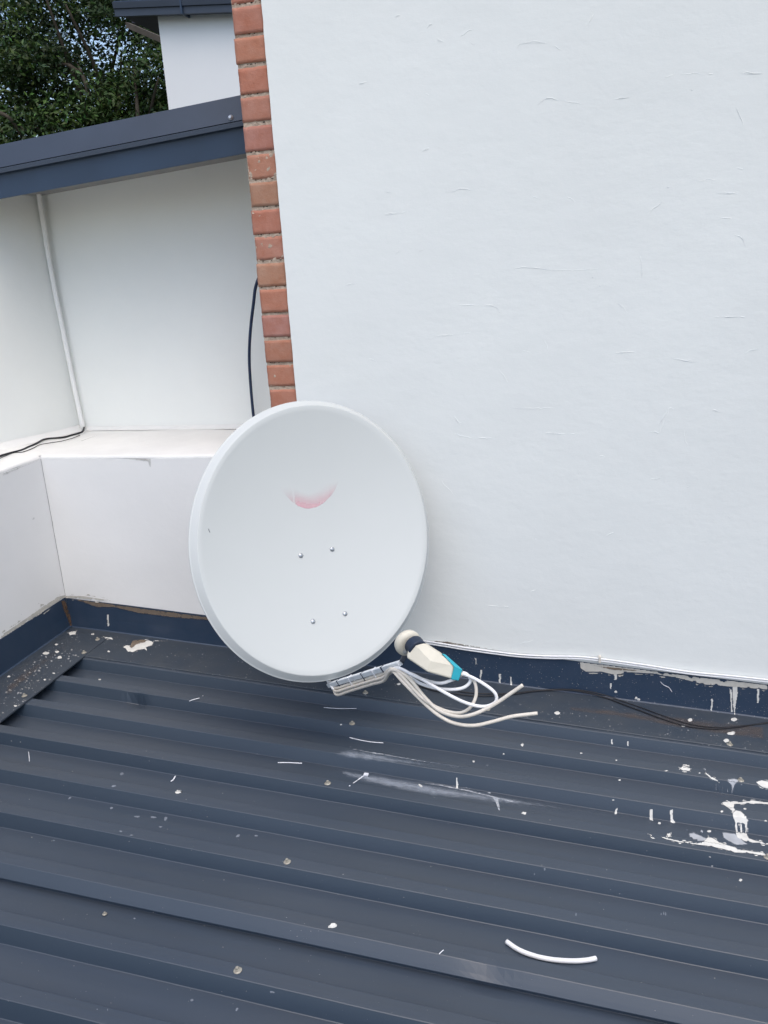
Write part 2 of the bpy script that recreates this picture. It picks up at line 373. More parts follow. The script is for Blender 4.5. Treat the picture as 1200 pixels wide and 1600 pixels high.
# left side flashing
def extrY(name, prof, y0, y1, m, parent, step=.06, wob=.0015):
    bm = bmesh.new(); rows = []; n = int(abs(y1 - y0) / step) + 1
    for i in range(n + 1):
        y = y0 + (y1 - y0) * i / n
        rows.append([bm.verts.new((x, y, rz(x if x > -1.04 else -1.072) + z + wob * noise.noise(Vector((x * 3, y * 4, 5))))) for x, z in prof])
    for a, b in zip(rows, rows[1:]):
        for i in range(len(prof) - 1): bm.faces.new((a[i], b[i], b[i + 1], a[i + 1]))
    return fin(name, bm, m, parent)
sf = extrY('side_flashing', [(-1.0715, .138), (-1.0705, .06), (-1.068, .014), (-1.062, .0105)], -.006, -3.6, M['flash'], roof)
sa = extrY('side_apron', [(-1.062, .0105), (-1.04, .0105), (-.95, .0100), (-.869, .0105), (-.867, .0098), (-.8665, .0055)], -.055, -3.6, M['flash_top'], roof)
bm = bmesh.new(); box(bm, -1.0695, -1.0680, -.62, -.205, rz(-1.07) + .016, rz(-1.07) + .1375)
lapj = fin('flashing_lap', bm, M['flash'], roof)
for o in (wf, wa, sf, sa):
    md = o.modifiers.new('solid', 'SOLIDIFY'); md.thickness = .0007; md.offset = 0

# roofing screws
def screw_mesh():
    bm = bmesh.new(); c = Vector((0, 0, 0)); ax = Vector((0, 0, 1))
    ring_tube(bm, c, ax, [(.0002, 0), (.0098, 0), (.0098, .0012), (.0075, .0030), (.0045, .0034)], 20)
    ring_tube(bm, c, ax, [(.0062, .0030), (.0062, .0046), (.0045, .0048), (.0042, .0088), (.0036, .0096)], 6)
    bmesh.ops.recalc_face_normals(bm, faces=bm.faces)
    me = bpy.data.meshes.new('roofing_screw'); bm.to_mesh(me); bm.free(); me.materials.append(M['washer']); return me
SM = screw_mesh()
tilt = math.atan(-SL)
def screw(x, y, dz=.0, s=1.0):
    o = bpy.data.objects.new('roofing_screw', SM); COL.objects.link(o); o.parent = roof; o.matrix_parent_inverse = roof.matrix_world.inverted()
    o.location = (x, y, rz(x) + dz); o.rotation_euler = (random.uniform(-.05, .05), tilt + random.uniform(-.05, .05), random.uniform(0, 6)); o.scale = (s, s, s)
for x, y, dz in ((.265, -.731, .004), (.265, -1.072, .004), (.276, -1.412, -.0015), (1.449, -.394, .0035), (1.4657, -.7329, .004), (1.45, -1.08, .004), (1.45, -1.75, -.001), (.27, -1.75, -.001),
                 (.244, -.400, .0035), (.236, -.203, .0085), (1.443, -.207, .0085), (.668, -.1995, .0085), (-.896, -.087, .0105), (-.882, -.2018, .0105), (-.894, -.542, .0105), (2.6, -.4, .0035), (2.6, -.74, .004), (2.6, -1.08, .004)):
    screw(x, y, dz)
screw(-.116, -1.311, -.0350, .6)

# ------------------------------------------------------------------ tall plastered wall with the exposed brick edge
wallO = tag(empty('plastered_wall', (2.0, .3, -4.2)), 'tall white plastered wall with fine cracks, rising behind the dish and filling the right side', 'wall')
bm = bmesh.new()
# front face as a fine grid so that the edge at the bricks can waver
xs = [0.0] + [.03, .1] + [.1 + .2 * i for i in range(1, 20)]
zs = [-4.2, -3, -2, -1.4] + [-1.2 + .03 * i for i in range(0, 100)] + [3.0]
g = [[bm.verts.new((x + (.0022 * noise.noise(Vector((z * 9, 1, 1))) + .0015 * noise.noise(Vector((z * 31, 1, 1))) if i == 0 else 0), 0, z)) for i, x in enumerate(xs)] for z in zs]
for a_, b_ in zip(g, g[1:]):
    for i in range(len(xs) - 1): bm.faces.new((a_[i], a_[i + 1], b_[i + 1], b_[i]))
bk = [[bm.verts.new((v.co.x, .6, v.co.z)) for v in (row[0], row[-1])] for row in g]
for i in range(len(g) - 1):
    bm.faces.new((g[i][0], g[i + 1][0], bk[i + 1][0], bk[i][0])); bm.faces.new((g[i][-1], bk[i][1], bk[i + 1][1], g[i + 1][-1])); bm.faces.new((bk[i][0], bk[i + 1][0], bk[i + 1][1], bk[i][1]))
# raised hairline cracks and brush ridges that the photo shows
CR = [[(617, 27), (622, 24), (634, 26)], [(665, 44), (672, 38), (683, 36)], [(683, 60), (690, 64), (703, 69)], [(717, 57), (733, 48), (747, 46)], [(805, 77), (812, 68), (835, 65), (860, 68), (874, 77), (893, 76)],
      [(915, 45), (925, 25), (932, 17)], [(1037, 121), (1060, 115), (1090, 115), (1120, 115)], [(1150, 113), (1200, 115)], [(663, 145), (676, 153)], [(735, 65), (744, 70)], [(838, 164), (854, 153), (880, 157), (916, 164)],
      [(960, 155), (985, 150)], [(1147, 160), (1158, 185), (1165, 205)], [(657, 238), (668, 232), (676, 230)], [(702, 300), (722, 294), (745, 301)], [(830, 305), (847, 313)], [(885, 305), (905, 320)],
      [(790, 424), (812, 417), (840, 418), (880, 422), (950, 420)], [(965, 472), (975, 482), (986, 498)], [(1150, 263), (1168, 264)], [(1010, 335), (1030, 318), (1037, 308)], [(1085, 282), (1120, 280), (1145, 270)],
      [(715, 476), (770, 477), (782, 489)], [(680, 524), (712, 522), (742, 519)], [(778, 575), (790, 592), (800, 604)], [(815, 547), (838, 553)], [(956, 552), (985, 549), (1008, 551)], [(1160, 552), (1180, 545), (1200, 545)],
      [(850, 528), (856, 545), (862, 555)], [(1084, 516), (1093, 512)], [(1012, 674), (1030, 676), (1047, 636), (1067, 647)], [(1023, 674), (1034, 655), (1047, 635)], [(703, 676), (730, 683), (765, 685), (775, 681)],
      [(795, 635), (815, 637), (840, 638), (876, 637)], [(850, 675), (875, 677), (905, 679)], [(708, 648), (718, 661), (727, 661)], [(1067, 668), (1070, 688), (1080, 703)], [(650, 737), (660, 744)], [(675, 742), (690, 752), (705, 768), (720, 785)],
      [(1050, 560), (1088, 565)], [(705, 708), (716, 706)], [(935, 712), (952, 713)], [(810, 1005), (840, 1000)], [(945, 838), (965, 828)], [(1120, 300), (1160, 303)], [(1125, 340), (1150, 342)], [(1145, 365), (1160, 372), (1165, 385)],
      [(1013, 750), (1035, 745)], [(1112, 640), (1128, 643)], [(828, 925), (845, 920)], [(760, 945), (800, 948)], [(600, 335), (640, 330)], [(600, 298), (612, 300)], [(618, 395), (628, 388)], [(653, 393), (663, 387)],
      [(1115, 495), (1150, 494), (1170, 496)], [(560, 130), (580, 128)], [(575, 560), (590, 563)], [(540, 445), (556, 441)], [(1000, 400), (1003, 425), (998, 440)]]
for c in CR:
    pts = []
    for a_, b_ in zip(c, c[1:]):
        n = max(2, int(math.hypot(b_[0] - a_[0], b_[1] - a_[1]) / 5))
        for i in range(n):
            t = i / n; pts.append((a_[0] + (b_[0] - a_[0]) * t + random.uniform(-.8, .8), a_[1] + (b_[1] - a_[1]) * t + random.uniform(-1, 1)))
    pts.append(c[-1])
    cuts = [0] + sorted(random.sample(range(1, len(pts) - 1), min(len(pts) // 6, 3))) + [len(pts) - 1] if len(pts) > 8 else [0, len(pts) - 1]
    for i0, i1 in zip(cuts, cuts[1:]):
        if i1 - i0 < 2: continue
        q = [onY(x, y, .0004) for x, y in pts[i0:i1]]
        if len(q) > 1: tube(bm, q, random.uniform(.0009, .0014), 6, 2, flat=1.0, taper=True)
pf = fin('plaster_face', bm, M['wall'], wallO)
bm = bmesh.new()
for c in CR:
    if random.random() < .35: continue
    a_, b_ = c[0], c[-1]; n = max(4, int(math.hypot(b_[0] - a_[0], b_[1] - a_[1]) / 6)); i0 = random.uniform(0, .3); i1 = i0 + random.uniform(.3, .6)
    sp_ = smooth_path([Vector((x, y, 0)) for x, y in c], 5) if len(c) > 2 else [Vector((*a_, 0)).lerp(Vector((*b_, 0)), t / n) for t in range(n + 1)]
    sub = sp_[int(i0 * len(sp_)):int(i1 * len(sp_)) + 2]
    if len(sub) > 2: tube(bm, [onY(v.x + random.uniform(-.4, .4), v.y + 1.7, -.0001) for v in sub], .00045, 5, 1, taper=True)
for x, y in ((1139, 808), (925, 433), (936, 446), (1043, 292), (1080, 140), (968, 843), (1074, 760), (836, 842)):
    c = onY(x, y, -.0004); tube(bm, [c, c + Vector((.002, 0, -.0012)), c + Vector((.0035, 0, 0))], .0010, 6, 2, taper=True)
gv = fin('plaster_crack', bm, mat('crack_grey', (.56, .57, .57), .9, .1, var=.3, vscale=30), wallO); gv['kind'] = 'stuff'

# bricks: header strip left of the plaster, front 12 mm behind the plaster face
bm = bmesh.new(); tl = bm.loops.layers.float_color.new('tint')
zt = 1.19 + .085 * 20; k = 0
JR = []
while zt > -.30:
    h = .0735 + random.uniform(-.0025, .0025); x0 = -.1045 + random.uniform(-.0025, .003); x1 = -.0005; yf = .011 + random.uniform(-.0015, .002)
    f0 = len(bm.faces)
    # front grid with rounded, chipped edges
    nx, nz = 10, 7; gr = []
    for j in range(nz + 1):
        row = []
        for i in range(nx + 1):
            u_, v_ = i / nx, j / nz; ex = min(u_, 1 - u_) * .104; ez = min(v_, 1 - v_) * .073
            chip = max(0, noise.noise(Vector((u_ * 4 + k * 7, v_ * 3, 2)))) * .004
            ed = math.exp(-ex / .003) + math.exp(-ez / .003)
            x = x0 + (x1 - x0) * u_ + .0012 * noise.noise(Vector((v_ * 5, k, 1))); z = zt - h + h * v_ + .0016 * noise.noise(Vector((u_ * 5, k, v_)))
            row.append(bm.verts.new((x, yf + ed * (.0003 + chip * .7) + .0008 * noise.noise(Vector((u_ * 6, v_ * 6, k))), z)))
        gr.append(row)
    for j in range(nz):
        for i in range(nx): bm.faces.new((gr[j][i], gr[j][i + 1], gr[j + 1][i + 1], gr[j + 1][i]))
    loop = gr[0] + [r[-1] for r in gr[1:]] + gr[-1][-2::-1] + [r[0] for r in gr[-2:0:-1]]
    lb = [bm.verts.new((v.co.x, .2, v.co.z)) for v in loop]
    for i in range(len(loop)): bm.faces.new((loop[i], lb[i], lb[(i + 1) % len(lb)], loop[(i + 1) % len(loop)]))
    bm.faces.ensure_lookup_table()
    t_ = random.choice([(1, 1, 1), (1.03, .99, .97), (1.02, 1.05, 1.08), (1.0, 1.08, 1.15), (1.06, .96, .90)]); t_ = tuple(c * random.uniform(.92, 1.06) for c in t_)
    for f in bm.faces[f0:]:
        f.smooth = True
        for lp in f.loops: lp[tl] = (*t_, 1)
    zt -= .085; k += 1
fin('brick_edge', bm, M['brick'], wallO)
bm = bmesh.new(); nz = 700; rows = []
for j in range(nz + 1):
    z = -.30 + 3.2 * j / nz
    rows.append([bm.verts.new((-.1035 + .103 * i / 12 + (.0025 * noise.noise(Vector((z * 60, 3, 3))) if i == 0 else 0), (.0140) + .0022 * noise.noise(Vector((i * .55, z * 55, 1))) + .0018 * noise.noise(Vector((i * 1.5, z * 160, 1))), z)) for i in range(13)])
for a_, b_ in zip(rows, rows[1:]):
    for i in range(12): bm.faces.new((a_[i], a_[i + 1], b_[i + 1], b_[i]))
    c0 = bm.verts.new((-.101, .2, a_[0].co.z)); c1 = bm.verts.new((-.101, .2, b_[0].co.z)); bm.faces.new((a_[0], b_[0], c1, c0))
fin('mortar', bm, M['mortar'], wallO)
bm = bmesh.new(); zt = 1.19 + .085 * 20
while zt > -.30:
    zz = zt - .0735 - .0015
    for _ in range(random.randint(2, 6)):
        x = random.uniform(-.098, -.006); w_ = random.uniform(.002, .009)
        tube(bm, [(x, .0135, zz), (x + w_ * .5, .0130, zz - .001), (x + w_, .0135, zz + random.uniform(-.001, .001))], random.uniform(.0009, .0019), 6, 2, taper=True)
    zt -= .085
o = fin('mortar_hole', bm, mat('deep_joint_hole', (.035, .028, .022), 1, 0, var=.2, vscale=80), wallO); o['kind'] = 'stuff'
bm = bmesh.new(); box(bm, -.1005, -.003, .03, .6, -.232, 3.0)
fin('brick_core', bm, M['mortar'], wallO)
tagw = wallO

# ------------------------------------------------------------------ low parapet, wrapped round the corner
par = tag(empty('parapet_wall', (-1.2, 0, -4.2)), 'low white parapet wall turning the corner behind the dish, with a pale flat top', 'wall')
bm = bmesh.new()
def grid_face(bm, fx, nu, nv):
    g = [[bm.verts.new(fx(i / nu, j / nv)) for i in range(nu + 1)] for j in range(nv + 1)]
    for a_, b_ in zip(g, g[1:]):
        for i in range(nu): bm.faces.new((a_[i], a_[i + 1], b_[i + 1], b_[i]))
LZ = -.232
def wv(x, y, z, a=.003): return a * noise.noise(Vector((x * 5, y * 5, z * 5))) 
def zt_(t): return -1.35 + (LZ - .012 + 1.35) * t
grid_face(bm, lambda u, v: (-1.075 + 1.074 * u, wv(u * 1.1, 0, v, .002) * (1 - abs(2 * u - 1)), zt_(v)), 60, 40)
grid_face(bm, lambda u, v: (-1.075, -3.8 + 3.8 * u, zt_(v)), 80, 40)
box(bm, -2.4, -1.0755, -3.8, .6, -4.2, -.30); box(bm, -1.0755, -.0005, .006, .6, -4.2, -.30)
box(bm, -1.9, 3.9, .02, .6, -4.2, -1.36)
fin('parapet_face', bm, M['wall2'], par, smooth=False)
bm = bmesh.new()
def edge_back(s, a=.004): return a * noise.noise(Vector((s * 6, 4, 4))) + .002 * noise.noise(Vector((s * 25, 4, 4)))
def ledge_back(u, v):
    x = -1.075 + 1.074 * u; y = [0.0, .0008, .004, .012, .03, .2, .4, .53][min(int(v * 7 + .5), 7)]
    z = [LZ - .012, LZ - .006, LZ - .0015, LZ, LZ + .0005, LZ, LZ, LZ][min(int(v * 7 + .5), 7)]
    return (x, y + edge_back(x) * (1 if v < .6 else 0), z + wv(x, y, 0, .003))
grid_face(bm, ledge_back, 90, 7)
def ledge_left(u, v):
    y = -3.8 + (3.8 + .0) * u; k_ = min(int(v * 7 + .5), 7); x = -1.075 - [0.0, .0008, .004, .012, .03, .1, .5, 1.3][k_]
    z = [LZ - .012, LZ - .006, LZ - .0015, LZ, LZ + .0005, LZ, LZ, LZ][k_]
    return (x + edge_back(y), y, z + wv(x, y, 0, .003) + (.005 * noise.noise(Vector((y * 11, 2, 2))) if k_ < 3 else 0))
grid_face(bm, ledge_left, 180, 7)
grid_face(bm, lambda u, v: (-2.375 + 1.30 * u, .53 * v, LZ + wv(-2.375 + 1.3 * u, .53 * v, 0, .003)), 26, 8)
fin('ledge_top', bm, M['ledge'], par, smooth=True)

# ------------------------------------------------------------------ upper building behind the parapet
ub = tag(empty('upper_building', (-1.2, .6, -.23)), 'white upper building behind the parapet with a sloping navy roof verge', 'building')
def fz(x): return .716 + (x + 1.125) * .0711      # underside of the fascia
cx_, cy_ = -1.235, .51
bm = bmesh.new()
f_ = [Vector((cx_, cy_, LZ - .004)), Vector((.25, cy_, LZ - .004)), Vector((.25, cy_, fz(.25) + .05)), Vector((cx_, cy_, fz(cx_) + .05))]
prism(bm, f_, [p + Vector((0, .2, 0)) for p in f_])
fin('back_wall', bm, M['wall'], ub)
bm = bmesh.new(); dd = Vector((-.105, -.366, 0)).normalized(); e_ = Vector((cx_, cy_, 0)) + dd * 4.2
q = [Vector((cx_, cy_ + .001, 0)), e_, e_ + Vector((-.2, 0, 0)), Vector((cx_ - .2, cy_ + .15, 0))]
prism(bm, [Vector((p.x, p.y, LZ - .004)) for p in q], [Vector((p.x, p.y, fz(p.x) - .001)) for p in q])
tq = (cy_ - .15) / -dd.y; e2 = Vector((cx_, cy_, 0)) + dd * tq
q = [Vector((cx_, cy_ + .001, 0)), e2, e2 + Vector((-.2, 0, 0)), Vector((cx_ - .2, cy_ + .15, 0))]
prism(bm, [Vector((p.x, p.y, fz(p.x) - .001)) for p in q], [Vector((p.x, p.y, fz(p.x) + .056)) for p in q])
fin('side_wall', bm, M['wall'], ub)
# mortar fillet where the side wall meets the ledge
bm = bmesh.new(); rows = []
for i in range(80):
    t = i / 79 * 3.6; c = Vector((cx_, cy_, LZ)) + dd * t; wd = .032 + .010 * noise.noise(Vector((t * 4, 1, 1))); nrm = Vector((-dd.y, dd.x, 0)); nrm = nrm if nrm.x > 0 else -nrm
    rows.append([bm.verts.new(c + Vector((0, 0, wd * .8)) + nrm * .001), bm.verts.new(c + nrm * wd * .35 + Vector((0, 0, wd * .3))), bm.verts.new(c + nrm * wd + Vector((0, 0, .001)))])
for a_, b_ in zip(rows, rows[1:]):
    for i in range(2): bm.faces.new((a_[i], a_[i + 1], b_[i + 1], b_[i]))
fin('mortar_fillet', bm, M['ledge'], ub, smooth=True)
bm = bmesh.new(); rows = []
for i in range(60):
    x = cx_ + (1.13) * i / 59; wd = .018 + .006 * noise.noise(Vector((x * 6, 1, 1)))
    rows.append([bm.verts.new((x, cy_ - .001, LZ + wd)), bm.verts.new((x, cy_ - wd * .4, LZ + wd * .35)), bm.verts.new((x, cy_ - wd * 1.2, LZ + .0015))])
for a_, b_ in zip(rows, rows[1:]):
    for i in range(2): bm.faces.new((a_[i], a_[i + 1], b_[i + 1], b_[i]))
fin('mortar_fillet', bm, M['ledge'], ub, smooth=True)
# verge: fascia board, lip, cap
def verge(name, prof, m, x0=-4.2, x1=-.108):
    bm = bmesh.new(); a_ = [Vector((x0, y, fz(x0) + z)) for y, z in prof]; b_ = [Vector((x1, y, fz(x1) + z)) for y, z in prof]; prism(bm, a_, b_)
    return fin(name, bm, m, ub, bevel=.0012)
verge('fascia_board', [(.112, 0), (.112, .088), (.118, .088), (.118, 0)], M['fascia'])
verge('soffit', [(.1185, .050), (.1185, .0545), (.515, .0545), (.515, .050)], M['soffit_shade'])
verge('verge_lip', [(.094, .082), (.094, .098), (.130, .104), (.130, .0885), (.098, .0885)], M['barge'])
verge('verge_cap', [(.104, .1025), (.140, .186), (.17, .186), (.17, .1045)], M['barge'])
bm = bmesh.new(); prism(bm, [Vector((-4.2, .136, fz(-4.2) + .055)), Vector((-.108, .136, fz(-.108) + .055)), Vector((-.108, 3.6, fz(-.108) + .055)), Vector((-4.2, 3.6, fz(-4.2) + .055))],
      [Vector((-4.2, .136, fz(-4.2) + .17)), Vector((-.108, .136, fz(-.108) + .17)), Vector((-.108, 3.6, fz(-.108) + .17)), Vector((-4.2, 3.6, fz(-4.2) + .17))])
fin('roof', bm, M['fascia'], ub)
def stud(px, py, y):
    bm = bmesh.new(); c = onY(px, py, y); ring_tube(bm, c + Vector((0, .004, 0)), Vector((0, -1, .3)), [(.0095, 0), (.0095, .003), (.005, .009)], 14); fin('rivet', bm, M['bolt'], ub, smooth=False)
stud(360, 184, .106)
bm = bmesh.new(); 
# white pvc conduit in the corner
cond = smooth_path([onY(60, 300, .47), onY(67, 345, .475), onY(82, 435, .48), onY(101, 530, .485), onY(117, 610, .49), onY(130, 670, .49)], 8)
tube(bm, cond, .0100, 14, 1)
tag(fin('conduit_pipe', bm, M['pipe'], None, smooth=True), 'slim white pipe running down the corner above the ledge', 'pipe')
# navy cable hanging by the brick edge
bm = bmesh.new()
tube(bm, [(-.125, .30, .80), (-.125, .30, .62), (-.16, .32, .48), onY(402, 440, .36), onY(396, 475, .38), onY(391, 520, .40), onY(389.5, 560, .42), onY(391.5, 600, .45), onY(395, 640, .47), onY(397, 656, .47), (-.35, .42, -.222), (-.25, .40, -.224), (-.12, .42, -.224)], .0062, 10, 8)
tag(fin('hanging_cable', bm, M['cable_n'], None, smooth=True), 'navy blue cable bowing down the white wall just left of the bricks', 'cable')
# black cables lying on the ledge
bm = bmesh.new(); lz = LZ + .004
def L(x, y, h=0): 
    p = onZ(x, y, lz + h); return p
tube(bm, [L(131.5, 668, .016), L(128, 675, .006), L(113, 679.5), L(97.5, 683.5), L(71, 686, .003), L(56, 693.4), L(45, 698), L(34, 703), L(15, 708), L(0, 712.5), L(-40, 726), L(-120, 752)], .0042, 8, 8)
tag(fin('ledge_cable', bm, M['cable_k'], None, smooth=True), 'thicker black cable lying on the parapet top, ending at the foot of the pipe', 'cable', 'black cables along the ledge')
bm = bmesh.new()
tube(bm, [L(125, 680), L(115, 684), L(97, 689), L(78, 692), L(62, 695), L(50, 701), L(36, 706), L(20, 708), L(0, 716), L(-40, 731), L(-120, 758)], .0017, 6, 8)
tag(fin('ledge_cable', bm, M['cable_k'], None, smooth=True), 'thin black wire lying on the parapet top in front of the thicker black cable', 'cable', 'black cables along the ledge')

# ------------------------------------------------------------------ neighbouring building
nb = tag(empty('neighbour_building', (-1.5, 5.5, -4.2)), 'white building farther off at top left with a grey gutter and open eave', 'building')
def ez(x): return 2.565 - (x + 3.019) * .088
bm = bmesh.new(); xe = onY(248, 40, 4.62).x; q = [Vector((xe, 4.62, -4.2)), Vector((2, 4.62, -4.2)), Vector((2, 4.62, ez(2) + .02)), Vector((xe, 4.62, ez(xe) + .02))]
prism(bm, q, [p + Vector((0, 3.5, 0)) for p in q]); fin('wall', bm, M['far_wall'], nb)
def eave(name, prof, m, x0=-3.02, x1=2.2):
    bm = bmesh.new(); prism(bm, [Vector((x0, y, ez(x0) + z)) for y, z in prof], [Vector((x1, y, ez(x1) + z)) for y, z in prof]); return fin(name, bm, m, nb, bevel=.002)
eave('fascia', [(4.50, 0), (4.50, .060), (4.53, .060), (4.53, 0)], M['barge'])
eave('gutter', [(4.485, .0575), (4.478, .105), (4.56, .108), (4.56, .0615)], M['barge'])
eave('soffit', [(4.531, .030), (4.531, .055), (7.6, .055), (7.6, .030)], M['soffit'])
eave('roof', [(4.50, .110), (4.50, .118), (7.6, .30), (7.6, .29)], M['fascia'])
bm = bmesh.new(); prism(bm, [onY(205, 27, 4.9), onY(250, 26, 4.9), onY(252, 38, 4.9), onY(206, 36, 4.9)], [onY(205, 27, 4.9) + Vector((0, .08, 0)), onY(250, 26, 4.9) + Vector((0, .08, 0)), onY(252, 38, 4.9) + Vector((0, .08, 0)), onY(206, 36, 4.9) + Vector((0, .08, 0))])
fin('purlin', bm, M['soffit'], nb)
bm = bmesh.new(); A0, A1 = P(196, 34, 8.4), P(262, 62, 8.0); tv = Vector((0, 0, .055)); dv = Vector((.02, .07, 0))
prism(bm, [A0, A1, A1 - tv, A0 - tv], [A0 + dv, A1 + dv, A1 + dv - tv, A0 + dv - tv]); fin('rafter', bm, M['timber'], nb)
bm = bmesh.new(); box(bm, -2.40, -2.385, 4.474, 4.62, ez(-2.39) - .002, ez(-2.39) + .11); fin('gutter_joint', bm, M['fascia'], nb)

# ------------------------------------------------------------------ tree
tree = tag(empty('tree', (-6.6, 9.6, -4.2)), 'dense dark green leafy tree at top left with sky showing through its gaps', 'tree')
bm = bmesh.new(); TB = Vector((-6.4, 9.6, -4.2)); TT = Vector((-6.3, 9.6, 2.2))
tube(bm, [TB, TB + Vector((.1, 0, 2)), TB + Vector((-.05, .1, 4.5)), TT], (.24, .12), 12, 5)
br = []
for i in range(26):
    s_ = TT + Vector((0, 0, random.uniform(-1.8, .2))); d = Vector((random.uniform(-1, 1), random.uniform(-.7, .6), random.uniform(.1, 1.1))).normalized(); Ln = random.uniform(1.3, 2.8)
    m1 = s_ + d * Ln * .5 + Vector((random.uniform(-.2, .2), 0, random.uniform(-.2, .2))); e1 = s_ + d * Ln
    tube(bm, [s_, m1, e1], (.055, .012), 7, 5); br.append(e1); br.append(m1)
# limbs seen through gaps in the photo
for a_, b_, c_ in (((140, 150), (128, 115), (116, 92)), ((129, 118), (105, 101), (84, 104)), ((217, 200), (213, 150), (209, 90)), ((-20, 170), (14, 184), (34, 215))):
    tube(bm, [P(*a_, 11.6), P(*b_, 11.6), P(*c_, 11.9)], (.035, .014), 7, 5)
fin('trunk', bm, M['bark'], tree, smooth=True)
bm = bmesh.new(); tl = bm.loops.layers.float_color.new('tint')
def leafcol():
    g_ = random.random() ** 1.6
    return (.45 + 1.1 * g_, .5 + 1.0 * g_, .55 + .3 * g_)
def leaf(c, sz, col):
    n = Vector((random.uniform(-1, 1), random.uniform(-1, .6), random.uniform(.0, 1.2))).normalized(); s_ = n.orthogonal().normalized()
    s_ = (Matrix.Rotation(random.uniform(0, 6.28), 3, n) @ s_); t_ = n.cross(s_); droop = n * sz * -.25
    v = [bm.verts.new(c - s_ * sz), bm.verts.new(c + t_ * sz * .42), bm.verts.new(c + s_ * sz + droop), bm.verts.new(c - t_ * sz * .42)]
    f = bm.faces.new(v)
    for lp in f.loops: lp[tl] = (*col, 1)
clumps = []
for i in range(1150):
    while True:
        p_ = Vector((random.uniform(-1, 1), random.uniform(-1, 1), random.uniform(-1, 1)))
        if p_.length < 1: break
    c = Vector((-6.2 + p_.x * 3.1, 9.9 + p_.y * 1.35, 2.9 + p_.z * 2.6))
    if noise.noise(Vector((c.x * 1.2, 0, c.z * 1.2)) + Vector((5, 5, 5))) < -.27: continue
    clumps.append(c)
for c in clumps:
    base = leafcol(); R0 = random.uniform(.14, .36)
    for k in range(int(50 + 260 * R0)):
        o_ = Vector((random.gauss(0, 1), random.gauss(0, 1), random.gauss(0, .8))) * R0 * .62
        leaf(c + o_, random.uniform(.034, .054), tuple(b * random.uniform(.8, 1.25) for b in base))
me = bpy.data.meshes.new('crown'); bm.to_mesh(me); bm.free(); link('crown', me, tree, M['leaf'])

# ------------------------------------------------------------------ satellite dish
C0 = Vector((0.2006, -0.4315, -0.3909)); Dr = Vector((.705, .7041, -.0852)).normalized(); Dn = Vector((.6818, -.6397, .3549)).normalized()
Du = (-Dn).cross(Dr) * -1
Du = Dr.cross(-Dn).normalized(); ER = -.4679
if Du.z < 0: Du = -Du
E1 = Dr * math.cos(ER) + Du * math.sin(ER); E2 = Du * math.cos(ER) - Dr * math.sin(ER)
dish = tag(empty('satellite_dish', C0 - Du * .44), 'large pale grey satellite dish with four bolts and a worn pink mark', 'satellite dish')
HW, HH, DQ, DD = .40, .44, .0184, .0199
def dp(rho, th, off): return C0 + Dn * off + E1 * (HW * rho * math.cos(th)) + E2 * (HH * rho * math.sin(th))
def ringr(dr, off, th): return C0 + Dn * off + E1 * ((HW + dr) * math.cos(th)) + E2 * ((HH + dr) * math.sin(th))
def bowl(rho): return -.052 * (1 - rho * rho)
bm = bmesh.new(); N = 128; rings = []
for i in range(1, 25):
    rho = i / 24; k_ = 1 - DD / .42 * 1.0
    rings.append([bm.verts.new(dp(rho * k_, 2 * math.pi * j / N, bowl(rho))) for j in range(N)])
cen = bm.verts.new(dp(0, 0, bowl(0)))
for j in range(N): bm.faces.new((cen, rings[0][j], rings[0][(j + 1) % N]))
for a_, b_ in zip(rings, rings[1:]):
    for j in range(N): bm.faces.new((a_[j], b_[j], b_[(j + 1) % N], a_[(j + 1) % N]))
face_n = len(rings)
lip = [(-DD + .0015, -.0003), (-DD + .003, -.0016), (-.003, -DQ + .0015), (-.0012, -DQ - .0004), (.0006, -DQ - .0006), (.0016, -DQ - .0018), (.0014, -DQ - .0035), (-.0006, -DQ - .0042), (-.006, -DQ + .0005), (-DD, -.006)]
for dr, off in lip: rings.append([bm.verts.new(ringr(dr, off, 2 * math.pi * j / N)) for j in range(N)])
for i in range(20, 0, -1):
    rho = i / 21; k_ = 1 - DD / .42
    rings.append([bm.verts.new(dp(rho * k_, 2 * math.pi * j / N, bowl(rho) - .0025)) for j in range(N)])
cen2 = bm.verts.new(dp(0, 0, bowl(0) - .0025))
for a_, b_ in zip(rings[face_n - 1:], rings[face_n:]):
    for j in range(N): bm.faces.new((a_[j], b_[j], b_[(j + 1) % N], a_[(j + 1) % N]))
for j in range(N): bm.faces.new((cen2, rings[-1][(j + 1) % N], rings[-1][j]))
refl = fin('reflector', bm, M['dish'], dish, smooth=True)
DS = Surf([refl])
for x, y in ((470, 868), (519, 858), (489, 971), (539, 959)):
    c, n_ = DS.hit(x, y, 0); bm = bmesh.new()
    ring_tube(bm, c, n_, [(.0078, 0), (.0078, .0012), (.0066, .0026), (.0040, .0040), (.0015, .0045)], 18)
    fin('bolt', bm, M['bolt'], dish, smooth=True)
